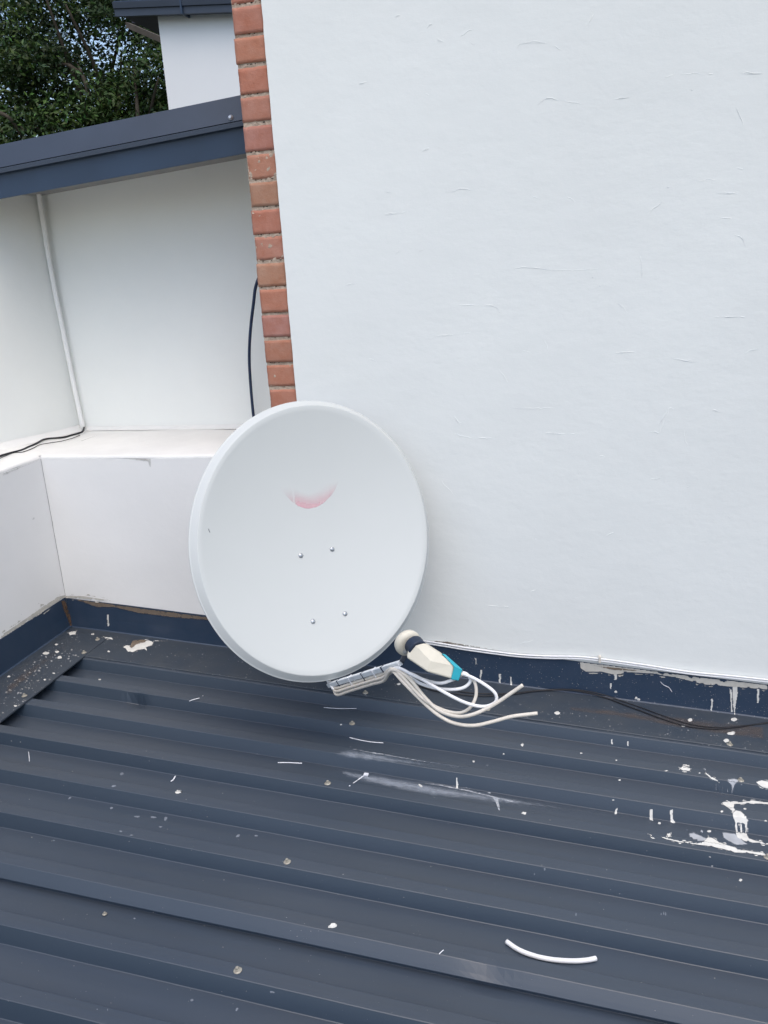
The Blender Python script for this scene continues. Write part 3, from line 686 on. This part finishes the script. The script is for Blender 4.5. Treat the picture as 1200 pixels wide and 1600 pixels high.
# worn remains of a pink print
pk = [(436, 762), (446, 773), (455, 783), (466, 791), (480, 795.5), (494, 792.5), (506, 786), (516, 776), (524, 764), (529, 752), (515, 752), (480, 756), (446, 756)]
def pmask(x, y):
    # print survives best along its lower rim
    d = math.hypot((x - 482) / 1.0, (y - 742) / 1.0); v = max(0, min(1, 1 - (54 - d) / 26))
    if d > 51: v *= max(0, (55.5 - d) / 4.5)
    if abs(x - 459 - (y - 780) * .1) < 1.6: v *= .3
    left = max(.15, min(1, (x - 438) / 26))
    return v * left * max(0, min(1, (y - 757 - .10 * (482 - x)) / 20)) * (.8 + .2 * noise.noise(Vector((x * .5, 3, 3))))
decal_obj('worn_print', M['pink2'], DS, [pk], dish, step=1.0, wob=.0, lift=.0005, mask=pmask)
bm = bmesh.new(); q = [DS.hit(x, y, .0006)[0] for x, y in ((326, 826), (326.5, 829), (328, 832))]; tube(bm, q, .0007, 5, 3); fin('scratch', bm, M['clamp'], dish)
# arm
ab = C0 - Du * .425 - Dn * .045
base_d = (ab - CAM).dot(FF); tipd = 2.17
A0 = P(514, 1070.5, base_d - .01); A1 = P(625, 1036.5, tipd)
ax = (A1 - A0).normalized(); sd_ = ax.cross(FF).normalized(); nf = sd_.cross(ax).normalized()
if sd_.z < 0: sd_ = -sd_
hw, hd = .0072, .0072
bm = bmesh.new()
prism(bm, [A0 + sd_ * hw - nf * hd, A0 + sd_ * hw + nf * hd, A0 - sd_ * hw + nf * hd, A0 - sd_ * hw - nf * hd], [A1 + sd_ * hw - nf * hd, A1 + sd_ * hw + nf * hd, A1 - sd_ * hw + nf * hd, A1 - sd_ * hw - nf * hd])
fin('feed_arm', bm, M['arm'], dish, bevel=.0018)
def tie(t, m, w_=.0035, g=.0008, down=.010):
    c = A0 + (A1 - A0) * t; bm = bmesh.new(); a_ = hw + g; b_ = hd + g; pts = [c + sd_ * a_ - nf * b_, c + sd_ * a_ + nf * b_, c - sd_ * (a_ + down) + nf * b_, c - sd_ * (a_ + down) - nf * b_]
    pts.append(pts[0]); 
    for p0, p1 in zip(pts, pts[1:]):
        o1 = (p1 - p0).normalized() * .0008
        q = [p0 - o1 - ax * w_ / 2, p1 + o1 - ax * w_ / 2, p1 + o1 + ax * w_ / 2, p0 - o1 + ax * w_ / 2]; nn = (q[1] - q[0]).cross(q[2] - q[1]).normalized() * .0012
        prism(bm, q, [v + nn for v in q])
    fin('cable_tie', bm, m, dish)
tie(.17, M['clamp']); tie(.53, M['clamp']); tie(.80, M['clamp'], .006)
tie(.34, M['tie_w'], .004); tie(.68, M['tie_w'], .004)
# wall bracket behind the dish
bm = bmesh.new(); bc = C0 - Du * .146 - Dn * .085
q = [bc + Dr * .075 + Du * .13, bc - Dr * .075 + Du * .13, bc - Dr * .075 - Du * .13, bc + Dr * .075 - Du * .13]; prism(bm, q, [v - Dn * .04 for v in q])
fin('mounting_plate', bm, M['arm'], dish, bevel=.004)
bm = bmesh.new(); b0 = bc - Dn * .03; b1 = Vector((b0.x - .10, -.12, b0.z)); tube(bm, [b0, b1, Vector((b1.x - .02, -.012, b0.z))], .021, 14, 4)
q = [Vector((b1.x - .08, -.0005, b0.z - .1)), Vector((b1.x + .05, -.0005, b0.z - .1)), Vector((b1.x + .05, -.0005, b0.z + .1)), Vector((b1.x - .08, -.0005, b0.z + .1))]; prism(bm, q, [v - Vector((0, .006, 0)) for v in q])
fin('wall_bracket', bm, M['arm'], dish, smooth=False)
# LNB
LD = 2.08; F0 = P(637, 1004, LD); lax = (F0 - C0).normalized()
bm = bmesh.new()
ring_tube(bm, P(636.5, 1004, LD) - lax * .012, lax, [(.010, 0), (.024, -.003), (.0325, .004), (.0345, .012), (.0335, .020), (.024, .0235), (.014, .0245)], 40)
lnbc = fin('feed_cap', bm, M['lnb'], dish, smooth=True)
for p_ in lnbc.data.polygons: p_.use_smooth = True
bm = bmesh.new()
cc = P(649, 1010, LD - .03)
ring_tube(bm, cc - lax * .012, lax, [(.022, 0), (.0245, .002), (.0245, .026), (.022, .028)], 32)
q = [cc + Vector((0, 0, 0)) + (P(640, 1004, 2) - P(648, 1004, 2)), P(637, 1028, LD - .01), P(645, 1032, LD - .02), cc]
fin('lnb_clamp', bm, M['clamp'], dish, bevel=.001)
bm = bmesh.new(); c0 = P(632, 1016, LD - .005); ring_tube(bm, c0, lax, [(.0065, 0), (.0065, .010), (.004, .012)], 8); fin('clamp_screw', bm, M['rust'] if False else M['bolt'], dish)
bm = bmesh.new(); q = [P(623, 1035, tipd + .012), P(634, 1014, LD + .005), P(640, 1018, LD + .005), P(630, 1038, tipd + .012)]; prism(bm, q, [v + FF * .006 for v in q]); fin('clamp_stem', bm, M['clamp'], dish)
# housing: faceted shell with a nearer ridge
ft = [(648, 1000, 0), (664, 1005.5, 0), (687, 1020.5, -.004), (710.5, 1040.5, -.008), (705.5, 1060.5, -.012), (668, 1050, -.018), (635.5, 1028, -.006), (638.5, 1007, 0)]
D0 = LD - .045
fv = [P(x, y, D0 + d) for x, y, d in ft]; bv = [P(600 + (x - 600) * 1.0 + 2, y - 1, D0 + .034) for x, y, d in ft]
R1 = P(672.5, 1033, D0 - .017); R2 = P(650, 1009, D0 - .008)
bm = bmesh.new(); F_ = [bm.verts.new(v) for v in fv]; B_ = [bm.verts.new(v) for v in bv]; r1 = bm.verts.new(R1); r2 = bm.verts.new(R2)
for f in ((F_[0], r2, F_[1]), (F_[1], r2, r1), (F_[1], r1, F_[2]), (F_[2], r1, F_[3]), (F_[3], r1, F_[5], F_[4]), (F_[5], r1, F_[6]), (F_[6], r1, r2), (F_[6], r2, F_[7]), (F_[7], r2, F_[0])): bm.faces.new(f)
for i in range(8): bm.faces.new((F_[i], F_[(i + 1) % 8], B_[(i + 1) % 8], B_[i]))
bm.faces.new(B_)
fin('lnb_housing', bm, M['lnb'], dish, bevel=.0042, seg=4)
bm = bmesh.new(); q = [(690, 1021), (696, 1022.5), (722.5, 1046), (716.5, 1063.5), (704.5, 1061.5), (709.5, 1042)]
prism(bm, [P(x, y, D0 - .0135 + .012 * (i < 2)) for i, (x, y) in enumerate(q)], [P(x, y, D0 + .022) for x, y in q])
fin('lnb_end_cover', bm, M['teal'], dish, bevel=.0015)
for x, y, d in ((708, 1062, D0 - .002), (724, 1050, D0), (722, 1054, D0 - .006)):
    bm = bmesh.new(); tube(bm, [P(717, 1055, D0), P(x, y, d)], .0052, 8, 1); fin('connector', bm, M['bolt'], dish, smooth=False)

# loose cables of the dish
CD = tipd
def cab(name, m, pts, r=.0041, **kw):
    bm = bmesh.new(); tube(bm, [P(*p_) for p_ in pts], r, 10, 8); o = fin(name, bm, m, dish, smooth=True); o['label'] = kw['label']; return o
def arm_d(x): t = (x - 514) / 111.0; return base_d - .01 + (tipd - base_d + .01) * t
def along(off, dd_=0.0): return [(x, 1070.5 - (x - 514) * .306 + off, arm_d(x) + dd_) for x in (527, 545, 563, 582, 600)]
cab('cable', M['cable_w'], [(512, 1062, base_d)] + [(518, 1073, arm_d(518))] + along(8, .008) + [(614, 1047.5, 2.17), (640, 1052, 2.13), (662, 1062, 2.09), (687, 1067.5, 2.05), (708, 1062, 2.035)], label='white cable from the dish arm into the underside of the receiver head')
cab('cable', M['cable_w'], [(511, 1062, base_d)] + [(517, 1072, arm_d(517) + .01)] + along(14.5, .012) + [(615, 1050, 2.19), (637, 1057, 2.15), (657, 1068, 2.1), (680, 1075, 2.07), (705, 1077.5, 2.04), (725, 1074, 2.03), (735, 1064, 2.03), (730, 1054, 2.035), (719, 1050, 2.04)], label='white cable looping low and back up to the receiver head')
cab('cable', M['cable_w'], [(513, 1063, base_d)] + [(520, 1075, arm_d(520) - .01)] + along(10, .016) + [(620, 1043.5, 2.15), (645, 1055, 2.1), (662, 1063, 2.06), (700, 1085, 2.01), (730, 1099, 2.0), (755, 1104, 2.0), (772, 1099, 2.0), (776, 1090, 2.0), (770, 1079, 2.0), (750, 1065, 2.01), (732, 1056, 2.02), (720, 1052, 2.035)], label='white cable making the widest loop right of the receiver head')
cab('cable', M['cable_b'], [(513, 1060, base_d)] + [(519, 1073, arm_d(519))] + along(8.5, -.006) + [(613, 1045, 2.16), (632, 1061, 2.12), (657, 1088, 2.08), (682, 1105, 2.05), (712, 1114, 2.03), (732, 1108, 2.02), (743, 1090, 2.02), (743, 1070, 2.02), (735, 1058, 2.03), (720, 1053, 2.03)], label='yellowed cable dipping below the others and rising to the receiver head')
cab('cable', M['cable_b'], [(514, 1062, base_d)] + [(521, 1076, arm_d(521))] + along(19, -.002) + [(613, 1047, 2.155), (637, 1058, 2.12), (665, 1091, 2.07), (687, 1110.5, 2.04), (715, 1119.5, 2.01), (740, 1116, 1.99), (770, 1102, 1.98), (795, 1085.5, 1.97), (817, 1070.5, 1.96)], .0045, label='yellowed cable with a cut end pointing up to the right')
cab('cable', M['cable_b'], [(515, 1064, base_d)] + [(522, 1077, arm_d(522))] + along(13.5, -.010) + [(612, 1048, 2.165), (630, 1066, 2.12), (660, 1096, 2.08), (685, 1117.5, 2.04), (710, 1130, 2.02), (740, 1133.7, 2.0), (770, 1127.5, 1.99), (800, 1119.5, 1.98), (840, 1114.5, 1.97)], .0045, label='yellowed cable with a cut end, the lowest of the loose cables')

# ------------------------------------------------------------------ cables on wall and roof
bm = bmesh.new()
cp = [(655, 1002), (665, 1003.5), (700, 1009), (725, 1013.2), (770, 1019.5), (812, 1024.5), (860, 1027), (900, 1027.5), (937, 1031), (1000, 1039.5), (1075, 1051), (1140, 1057.5), (1200, 1064), (1300, 1077), (1500, 1103)]
tube(bm, [onY(x, y - 1.6, -.0105) for x, y in cp], .0033, 8, 6)
tag(fin('wall_cable', bm, M['cable_w'], None, smooth=True), 'upper of two white cables clipped along the foot of the white wall', 'cable', 'white cables along the wall')
bm = bmesh.new(); tube(bm, [onY(x, y + 1.6, -.0095) for x, y in cp], .0033, 8, 6)
tag(fin('wall_cable', bm, M['cable_w'], None, smooth=True), 'lower of two white cables clipped along the foot of the white wall', 'cable', 'white cables along the wall')
bm = bmesh.new(); c = onY(937, 1030, -.005); box(bm, c.x - .004, c.x + .004, -.017, -.001, c.z - .009, c.z + .013); ring_tube(bm, Vector((c.x, -.012, c.z + .012)), Vector((0, -1, 0)), [(.004, 0), (.004, .004)], 10)
tag(fin('cable_clip', bm, M['cable_b'], None, bevel=.001), 'small clip holding the two white cables to the wall', 'clip')

def roofpt(x, y, h=.004):
    r = ray(x, y); n = Vector((-SL, 0, 1)); d = (Vector((0, 0, Z0 + .008 + h)) - CAM).dot(n) / r.dot(n); p = CAM + r * d
    if p.y > -.014: p = onY(x, y, -.014)
    return p
kc = [(655, 1072), (682, 1080), (710, 1084), (740, 1087), (770, 1087), (800, 1085), (840, 1079.5), (870, 1078), (897, 1079), (925, 1084), (950, 1091.5), (975, 1101), (1000, 1110), (1025, 1119.5), (1050, 1128), (1075, 1134.5), (1112, 1138.5), (1150, 1136), (1200, 1129.5), (1280, 1118)]
bm = bmesh.new(); tube(bm, [roofpt(x, y) for x, y in kc], .0022, 8, 6)
tag(fin('roof_cable', bm, M['cable_k'], None, smooth=True), 'black cable wandering over the roof flashing at right, the nearer strand of the pair', 'cable', 'black cables on the roof')
bm = bmesh.new(); tube(bm, [roofpt(x + 3, y - 2.6 - 1.6 * math.sin(x * .02), .003) for x, y in kc], .0018, 8, 6)
tag(fin('roof_cable', bm, M['cable_k'], None, smooth=True), 'black cable wandering over the roof flashing at right, the strand nearer the wall', 'cable', 'black cables on the roof')

# ------------------------------------------------------------------ small things lying on the roof
RS = Surf(sheets + [wf, wa, sf, sa, lapj])
def lie(pts, h):
    out = []
    for x, y in pts:
        l, n = RS.hit(x, y, h); out.append(l)
    return out
def offcut(name, pts, r, m, label, cat, group=None, flat=1.0, n=8):
    q = lie(pts, r); bm = bmesh.new(); tube(bm, q, r, n, 5, flat=flat); o = fin(name, bm, m, None, smooth=True); tag(o, label, cat, group); return o
offcut('cable_offcut', [(791, 1474), (805, 1484), (820, 1491.5), (840, 1498), (860, 1502), (880, 1504), (900, 1504.5), (918, 1503), (931, 1500.5)], .0056, M['cable_w'], 'thick curved white cable offcut lying on the roof at lower right', 'cable offcut', n=12)
G = 'nylon strip offcuts on the roof'
offcut('tie_offcut', [(506, 1106), (520, 1107.2), (538, 1107.8), (557, 1107)], .0016, M['tie_w'], 'thin pale strip lying below the dish, nearest the black flashing seam', 'tie offcut', G, .5)
offcut('tie_offcut', [(546, 1153), (562, 1157), (580, 1160), (599, 1161.5)], .0019, M['tie_w'], 'gently curved thin white strip on the roof between two straighter strips', 'tie offcut', G, .5)
offcut('tie_offcut', [(434, 1192.5), (450, 1192.5), (472, 1193.5)], .0022, M['tie_w'], 'straight short white strip lying on the roof left of the headed one', 'tie offcut', G, .6)
o = offcut('tie_offcut', [(546, 1229), (555, 1222.5), (564, 1216), (571, 1211)], .0021, M['tie_w'], 'white strip with a square head, lying slantwise on the white smear', 'tie offcut', G, .6)
bm = bmesh.new(); c = lie([(572, 1212)], .004)[0]; box(bm, c.x - .007, c.x + .007, c.y - .006, c.y + .006, c.z - .003, c.z + .003)
hd_ = fin('head', bm, M['tie_w'], o, bevel=.001)
offcut('tie_offcut', [(296, 1095.5), (303, 1093.5), (311, 1091.5), (318, 1087.5)], .0018, M['tie_w'], 'small bent white strip on the roof left of the dish foot', 'tie offcut', G, .6)
offcut('tie_offcut', [(267, 1222), (271, 1219), (274, 1213.5)], .0024, M['tie_w'], 'tiny white strip above the white paint chip on the left of the roof', 'tie offcut', G, .6)
offcut('thread', [(44.5, 1175), (45.5, 1182), (46, 1190)], .0010, M['tie_w'], 'fine pale thread on the roof at far left', 'thread', None, .7, 6)
offcut('thread', [(1032, 1065), (1037, 1070), (1045, 1074), (1050, 1081)], .0013, M['tie_w'], 'fine pale thread clinging to the navy flashing at right', 'thread', None, .7, 6)
offcut('thread', [(686, 1491), (690, 1487.5), (693, 1485)], .0012, M['tie_w'], 'tiny white fibre on the near rib at bottom centre', 'thread', None, .7, 6)
def chip(name, x, y, rx, ry, label, h=.004, ang=0, m='paint'):
    bm = bmesh.new(); c, n = RS.hit(x, y, 0); top = []; bot = []
    for i in range(10):
        t = 2 * math.pi * i / 10; r = random.uniform(.65, 1.15); dx, dy = rx * r * math.cos(t), ry * r * math.sin(t)
        l, _ = RS.hit(x + dx * math.cos(ang) - dy * math.sin(ang), y + dx * math.sin(ang) + dy * math.cos(ang), .0004); bot.append(l); top.append(l + (c - l) * .35 + Vector((0, 0, h * random.uniform(.5, 1.2))))
    prism(bm, top, bot); tag(fin(name, bm, M[m], None), label, 'paint chip')
chip('paint_chip', 279, 1237.5, 6, 2.8, 'white flake below the tiny strip on the left of the roof')
chip('paint_chip', 520, 1447.5, 7, 4, 'jagged white flake at bottom centre of the roof', .005, -.3)
chip('paint_chip', 657, 1228, 4.5, 2, 'small white flake on the white smear', .003, .4)
chip('paint_chip', 816, 1164, 2.8, 3.2, 'small white flake below the cut cable ends', .003)
chip('paint_chip', 819, 1271, 4, 2.2, 'small white flake right of the smear, on a roof pan', .003)

# ------------------------------------------------------------------ paint, dirt and rust on the roof
def sp(name, mt, polys, parent=roof, **kw): return decal_obj(name, M[mt], kw.pop('surf', RS), polys, parent, **kw)
# thick splashes at right
thick = [
 [(1058, 1199), (1068, 1196.5), (1079, 1200), (1078, 1206), (1066, 1204.5)], [(1100, 1205), (1108, 1211), (1122, 1219), (1124, 1222), (1112, 1218), (1103, 1211)],
 [(1180, 1222), (1190, 1219), (1205, 1222), (1205, 1233), (1192, 1231), (1184, 1226)],
 [(1127, 1254), (1140, 1252), (1160, 1252.5), (1178, 1251), (1205, 1254), (1205, 1258), (1183, 1256.5), (1160, 1257), (1148, 1256.5), (1147, 1262), (1150, 1266), (1146, 1272), (1139, 1264), (1130, 1258)],
 [(1144, 1271), (1150, 1266), (1158, 1268), (1166, 1275), (1171, 1281), (1168, 1285), (1167, 1300), (1164, 1302), (1163, 1288), (1160, 1286), (1160, 1302), (1156, 1301), (1156, 1286), (1152, 1286), (1153, 1301), (1149, 1301), (1148, 1284), (1145, 1279)],
 [(1148, 1301), (1158, 1300), (1168, 1303), (1170, 1310), (1182, 1314), (1205, 1318), (1205, 1321.5), (1180, 1318), (1163, 1315), (1152, 1310)],
 [(1028, 1307), (1036, 1308), (1050, 1311), (1062, 1314), (1076, 1316), (1090, 1318), (1100, 1314), (1106, 1308), (1113, 1309), (1124, 1316), (1136, 1320), (1148, 1324), (1162, 1328), (1180, 1331), (1194, 1333), (1199, 1338), (1190, 1337.5), (1170, 1334), (1150, 1333), (1128, 1327), (1108, 1323), (1085, 1320), (1060, 1316.5), (1040, 1312)],
 [(1012, 1302), (1018, 1304), (1024, 1309), (1018, 1308)], [(1041, 1303), (1047, 1301), (1049, 1306), (1044, 1310)]]
sp('paint_splash', 'paint_worn', thick, step=1.0, wob=1.8, lift=.0010, soft=1.2)
sp('paint_smear', 'paint_thin', [[(1120, 1215), (1125, 1222), (1126, 1238), (1132, 1242), (1150, 1246), (1175, 1250), (1180, 1254), (1150, 1250), (1128, 1246), (1122, 1240), (1121, 1225)],
    [(1135, 1215), (1150, 1214), (1160, 1220), (1150, 1228), (1145, 1244), (1141, 1244), (1140, 1228), (1134, 1222)], [(1160, 1224), (1164, 1224), (1165, 1240), (1162, 1242)],
    [(1072, 1300), (1085, 1298), (1100, 1306), (1120, 1312), (1130, 1318), (1110, 1316), (1090, 1318), (1076, 1312)], [(1125, 1298), (1150, 1300), (1165, 1314), (1180, 1322), (1150, 1324), (1128, 1312)],
    [(1083, 1202), (1098, 1204), (1104, 1208), (1090, 1207)]], step=1.2, wob=3.5, lift=.0008, soft=5)
# the long dusty smear
sp('paint_smear', 'smear', [[(518, 1172), (545, 1166), (590, 1172), (640, 1183), (700, 1194), (760, 1203), (830, 1214), (828, 1219), (760, 1211), (690, 1204), (640, 1200), (590, 1196), (540, 1190), (520, 1182)],
    [(525, 1196), (560, 1202), (610, 1209), (670, 1220), (730, 1231), (790, 1240), (850, 1252), (920, 1263), (1000, 1279), (1050, 1290), (1045, 1296), (980, 1285), (900, 1272), (840, 1266), (790, 1262), (740, 1256), (680, 1250), (620, 1240), (570, 1228), (530, 1215)]],
   step=1.25, wob=5, lift=.0010, soft=13)
sp('paint_smear', 'paint_thin', [[(640, 1219), (690, 1225), (735, 1234), (775, 1244), (800, 1250), (816, 1252), (815, 1255), (798, 1255), (780, 1250), (783, 1268), (778, 1268), (772, 1252), (768, 1247), (730, 1238), (685, 1229), (640, 1222)],
    [(548, 1168), (590, 1175), (650, 1186), (730, 1199), (730, 1202), (650, 1190), (590, 1180), (548, 1172)]], step=1.6, wob=2, lift=.0009, soft=2.5)
# left splash on the apron
sp('paint_splash', 'paint_worn', [[(190, 1012), (197, 1008), (206, 1007), (213, 1004), (222, 1002), (232, 1000), (241, 1003), (238, 1009), (229, 1012), (231, 1020), (226, 1015), (216, 1016), (208, 1020), (199, 1019), (196, 1014)], [(159, 997), (166, 995), (175, 996), (178, 1001), (170, 999)], [(106, 989), (112, 986), (121, 986), (118, 992), (109, 993)], [(240, 1000), (262, 1001), (260, 1002.5), (242, 1003)]], step=1.0, wob=1.2, lift=.0010, soft=1.5)
sp('rust_stain', 'dirt', [[(205, 1000), (222, 997), (234, 1000), (228, 1006), (214, 1010), (206, 1016), (199, 1012)]], step=1.2, wob=2, lift=.0016, soft=3)
sp('rust_stain', 'rust', [[(93, 938), (101, 936), (106, 945), (112, 962), (115, 979), (108, 980), (103, 966), (97, 952)], [(764, 1523), (759, 1523), (758, 1527), (763, 1528)]], step=1.2, wob=1.5, lift=.0012, soft=2)
# rust bloom by screws, brown dust on apron
sp('rust_stain', 'bdust', [blob(518, 1240, 22, 8), blob(300, 1210, 34, 10), blob(1160, 1225, 12, 6)], step=3, lift=.0005, soft=12)
sp('brown_dust', 'bdust', [[(0, 1064), (115, 985), (140, 992), (30, 1085), (0, 1110)], [(110, 984), (230, 1000), (235, 1006), (150, 1004), (120, 1000)], [(880, 1092), (1000, 1103), (1200, 1127), (1210, 1170), (1090, 1152), (980, 1134), (880, 1118)]], step=4, wob=6, lift=.0005, soft=14)
# brown edge above the flashings and pale mortar
FSURF = Surf([wf, sf, lapj]); WSURF = Surf([pf, bpy.data.objects['parapet_face'], wf, sf])
sp('dirt_edge', 'dirt', [[(97, 930), (120, 932), (160, 938), (210, 945), (260, 951), (330, 961), (330, 973), (280, 969), (220, 962), (180, 953), (150, 952), (120, 941), (100, 938)]], par, surf=WSURF, step=1.6, wob=2.5, lift=.0022, soft=5)
sp('dirt_edge', 'dirt2', [[(0, 992), (30, 972), (60, 951), (88, 932), (100, 929), (130, 930), (175, 937), (175, 940), (130, 936), (100, 935), (84, 945), (60, 962), (30, 981), (0, 1003)]], par, surf=WSURF, step=1.3, wob=3, lift=.0028, soft=1.6)
sp('dirt_edge', 'dirt', [[(0, 985), (40, 960), (90, 928), (97, 931), (60, 956), (30, 974), (0, 994)]], par, surf=WSURF, step=1.6, wob=4, lift=.0030, soft=5)
sp('dirt_edge', 'dirt', [[(665, 998), (700, 1000), (740, 1007), (790, 1014), (850, 1021), (850, 1024), (800, 1020), (740, 1013), (700, 1008), (665, 1002)]], wallO, surf=WSURF, step=1.5, wob=3, lift=.0015, soft=3)
sp('paint_splash', 'dirt2', [[(905, 1033), (930, 1034), (980, 1040), (1040, 1050), (1100, 1058), (1200, 1069), (1200, 1078), (1150, 1074), (1100, 1070), (1060, 1060), (1020, 1053), (985, 1051), (960, 1055), (940, 1050), (915, 1050), (906, 1044)]], surf=FSURF, step=1.2, wob=3, lift=.0016, soft=1.5)
sp('dirt_edge', 'dirt', [[(925, 1036), (975, 1041), (1030, 1049), (1090, 1058), (1150, 1064), (1150, 1068), (1090, 1063), (1040, 1056), (1000, 1051), (960, 1050), (925, 1042)]], surf=FSURF, step=1.5, wob=4, lift=.0024, soft=4)
sp('paint_splash', 'paint_worn', [[(1145, 1072), (1152, 1072), (1152.5, 1084), (1149, 1100), (1147.5, 1117), (1145.5, 1100), (1145, 1085)], [(1140, 1076), (1143, 1078), (1145, 1112), (1143, 1112)], [(1183, 1077), (1186, 1077), (1185.5, 1098), (1183, 1098)], [(1111, 1092), (1113.5, 1092), (1113, 1111), (1110.5, 1110)],
    [(959, 1050), (964, 1050), (963, 1062), (960, 1062)], [(953, 1067), (956, 1067), (955, 1076), (953, 1075)], [(167, 960), (170, 960), (170.5, 978), (168.5, 979)], [(750, 1047), (753, 1047), (752, 1060), (750.5, 1064)], [(742, 1028), (744, 1029), (743.5, 1040)], [(780, 1053), (783, 1053), (782, 1068), (779.5, 1066)], [(797, 1058), (799, 1058), (800.5, 1070), (798, 1071)],
    [(1015, 1265), (1020, 1264), (1019, 1280), (1021, 1283), (1015, 1281)], [(1047, 1266), (1051, 1265), (1051, 1280), (1055, 1286), (1048, 1285)], [(962, 1264), (965, 1263), (963, 1272), (960, 1272)], [(955, 1156), (957, 1154), (957, 1163), (955, 1162)], [(980, 1158), (982.5, 1158), (982, 1166), (980, 1166)],
    [(713, 1215), (715, 1215), (716, 1232), (713, 1232)]], step=.9, wob=.5, lift=.0009)
# separate droplets
bm = bmesh.new()
BIG = [(1078, 1125, 5, 3), (1143, 1146, 8, 3.6), (1135, 1157, 6.5, 3.6), (1068, 1134, 5, 2), (1147, 1124, 5, 3), (871, 1114, 5, 3), (962, 1081, 3, 2.6), (994, 1091, 3, 2.6), (998, 1093, 2.6, 2.4), (72, 1020.5, 6, 2.8), (89, 1018.5, 4.2, 2), (88, 1007, 3, 1.6),
       (93, 1027, 4.5, 2.6), (70, 1062, 2.6, 1.6), (14, 1057, 3, 1.4), (84, 1052, 3, 1.2), (24, 1103, 3, 1.5), (170, 1018, 2.6, 1.6), (156, 1062, 3.6, 1.8), (145, 991, 3.5, 1.8), (1128, 1268, 4, 2.6), (1108, 1299, 5, 3), (1030, 1286.5, 4, 2.6), (1052, 1285, 4, 2.4), (958, 1250, 3, 1.4),
       (908, 1177, 3, 1.5), (968, 1219, 3, 2), (740, 1190, 3, 2.6), (787, 1178, 2, 2), (963, 1188, 2, 1.5), (1157, 1375, 3, 2.2), (1196, 1283, 5, 3.4), (1190, 1268, 4, 2, .6), (1164, 1264, 3.4, 2), (623, 1069, 4, 2), (533, 1132, 2.6, 2), (1093, 1208, 2.4, 1.2), (1040, 1205, 6, 1.3, -.3)]
DULL = [
       (190, 1209, 4, 2.2, -.3), (182, 1218.5, 5, 2, -.4), (178, 1228, 4, 1.8, -.2), (174, 1262.5, 3, 1.8), (109, 1247, 3, 1.6, -.6), (189, 1299, 2.6, 1.6), (205, 1305, 3, 1, -.2), (214, 1276, 5, 1.6), (240, 1277, 5, 1.8), (259, 1279, 3, 3.5, .4), (251, 1292, 3, 1.5), (372, 1306, 4, 2, -.5), (400, 1306, 3, 1.5), (210, 1435, 2, 1.2), (84, 1313.5, 2, 1),
       (402, 1178, 2, 1.2), (433, 1144, 1.2, 2.4), (480, 1150, 1.6, 1.2), (851, 1358, 1.2, 2.4), (835, 1366, .8, 2.0), (900, 1429, 1, 2.5), (1037, 1427, 1, 3), (1040, 1428, 1, 3), (1033, 1428, .8, 2.4), (425, 1550, 4, 1.8, .3), (300, 1563, 3, 2, -.4), (370, 1577, 2, 3, .6), (152, 1577, 1.4, 1), (168, 1578, .8, 2)]
for b_ in BIG: fleck(bm, RS, b_[0], b_[1], b_[2], b_[3], b_[4] if len(b_) > 4 else 0, .0012, 10)
o = fin('paint_droplets', bm, M['paint'], roof); o['kind'] = 'stuff'
bm = bmesh.new()
for b_ in DULL: fleck(bm, RS, b_[0], b_[1], b_[2], b_[3], b_[4] if len(b_) > 4 else 0, .0006, 10)
o = fin('dull_droplets', bm, M['drop_dull'], roof); o['kind'] = 'stuff'
bm = bmesh.new()
def region(n, fn, smin, smax, asp=.55):
    for _ in range(n):
        x, y = fn(); s_ = smin + (smax - smin) * random.random() ** 3.2; fleck(bm, RS, x, y, s_, s_ * random.uniform(.4, .75), random.uniform(-.4, .4), .0005, 6)
def lerp(a_, b_, t): return a_ + (b_ - a_) * t
def f1():
    t = random.random(); u = random.random(); x = lerp(0, 125, t); y = lerp(1066, 985, t) + u * lerp(66, 40, t); return x, y
def f2():
    x = random.uniform(120, 1200); return x, 986 + .1326 * (x - 114) + random.uniform(0, 48)
def f3():
    x = random.uniform(660, 1200); return x, 1065 + .13 * (x - 745) - random.uniform(0, 45)
def f4():
    x = random.uniform(560, 1200); return x, 1080 + .14 * (x - 560) + abs(random.gauss(0, 45))
def f5(): return random.uniform(0, 1200), random.uniform(1100, 1598)
def f6(): return random.gauss(1090, 45), random.gauss(1175, 22)
def f7(): return random.gauss(1150, 40), random.gauss(1290, 25)
region(260, f1, .5, 3.0); region(760, f2, .35, 1.5); region(700, f3, .35, 1.3); region(330, f4, .4, 1.7); region(420, f5, .35, 1.2); region(110, f6, .5, 2.4); region(120, f7, .5, 2.6)
o = fin('paint_speckle', bm, mat('speck_paint', (.34, .35, .36), .6, .3, col2=(.17, .165, .155), vscale=9), roof); o['kind'] = 'stuff'
# stains on parapet
sp('grime_stain', 'grime', [[(180, 711), (235, 709), (240, 712), (240, 732), (232, 735), (228, 724), (205, 722), (184, 716)], [(0, 736), (60, 714), (62, 722), (30, 736), (0, 750)], blob(52, 1000 - 190, 6, 5)], par, surf=WSURF, step=1.6, wob=2.5, lift=.0012, soft=5)
bm = bmesh.new()
q = []
for i in range(24):
    t = i / 23; z = lerp(-.245, -.83, t); q.append(Vector((-1.0735 + .0006 * math.sin(i * 2.1), -.0008, z)))
tube(bm, q, .0009, 5, 1)
fin('corner_crack', bm, mat('corner_crack_grey', (.42, .42, .42), .9, .1, var=.4, vscale=20), par)  # thin grey crack line down the inner corner of the parapet
for i, (x, y) in enumerate(((47, 775), (45, 800), (44, 870), (46, 888), (1139, 808), (925, 433), (936, 446))): pass
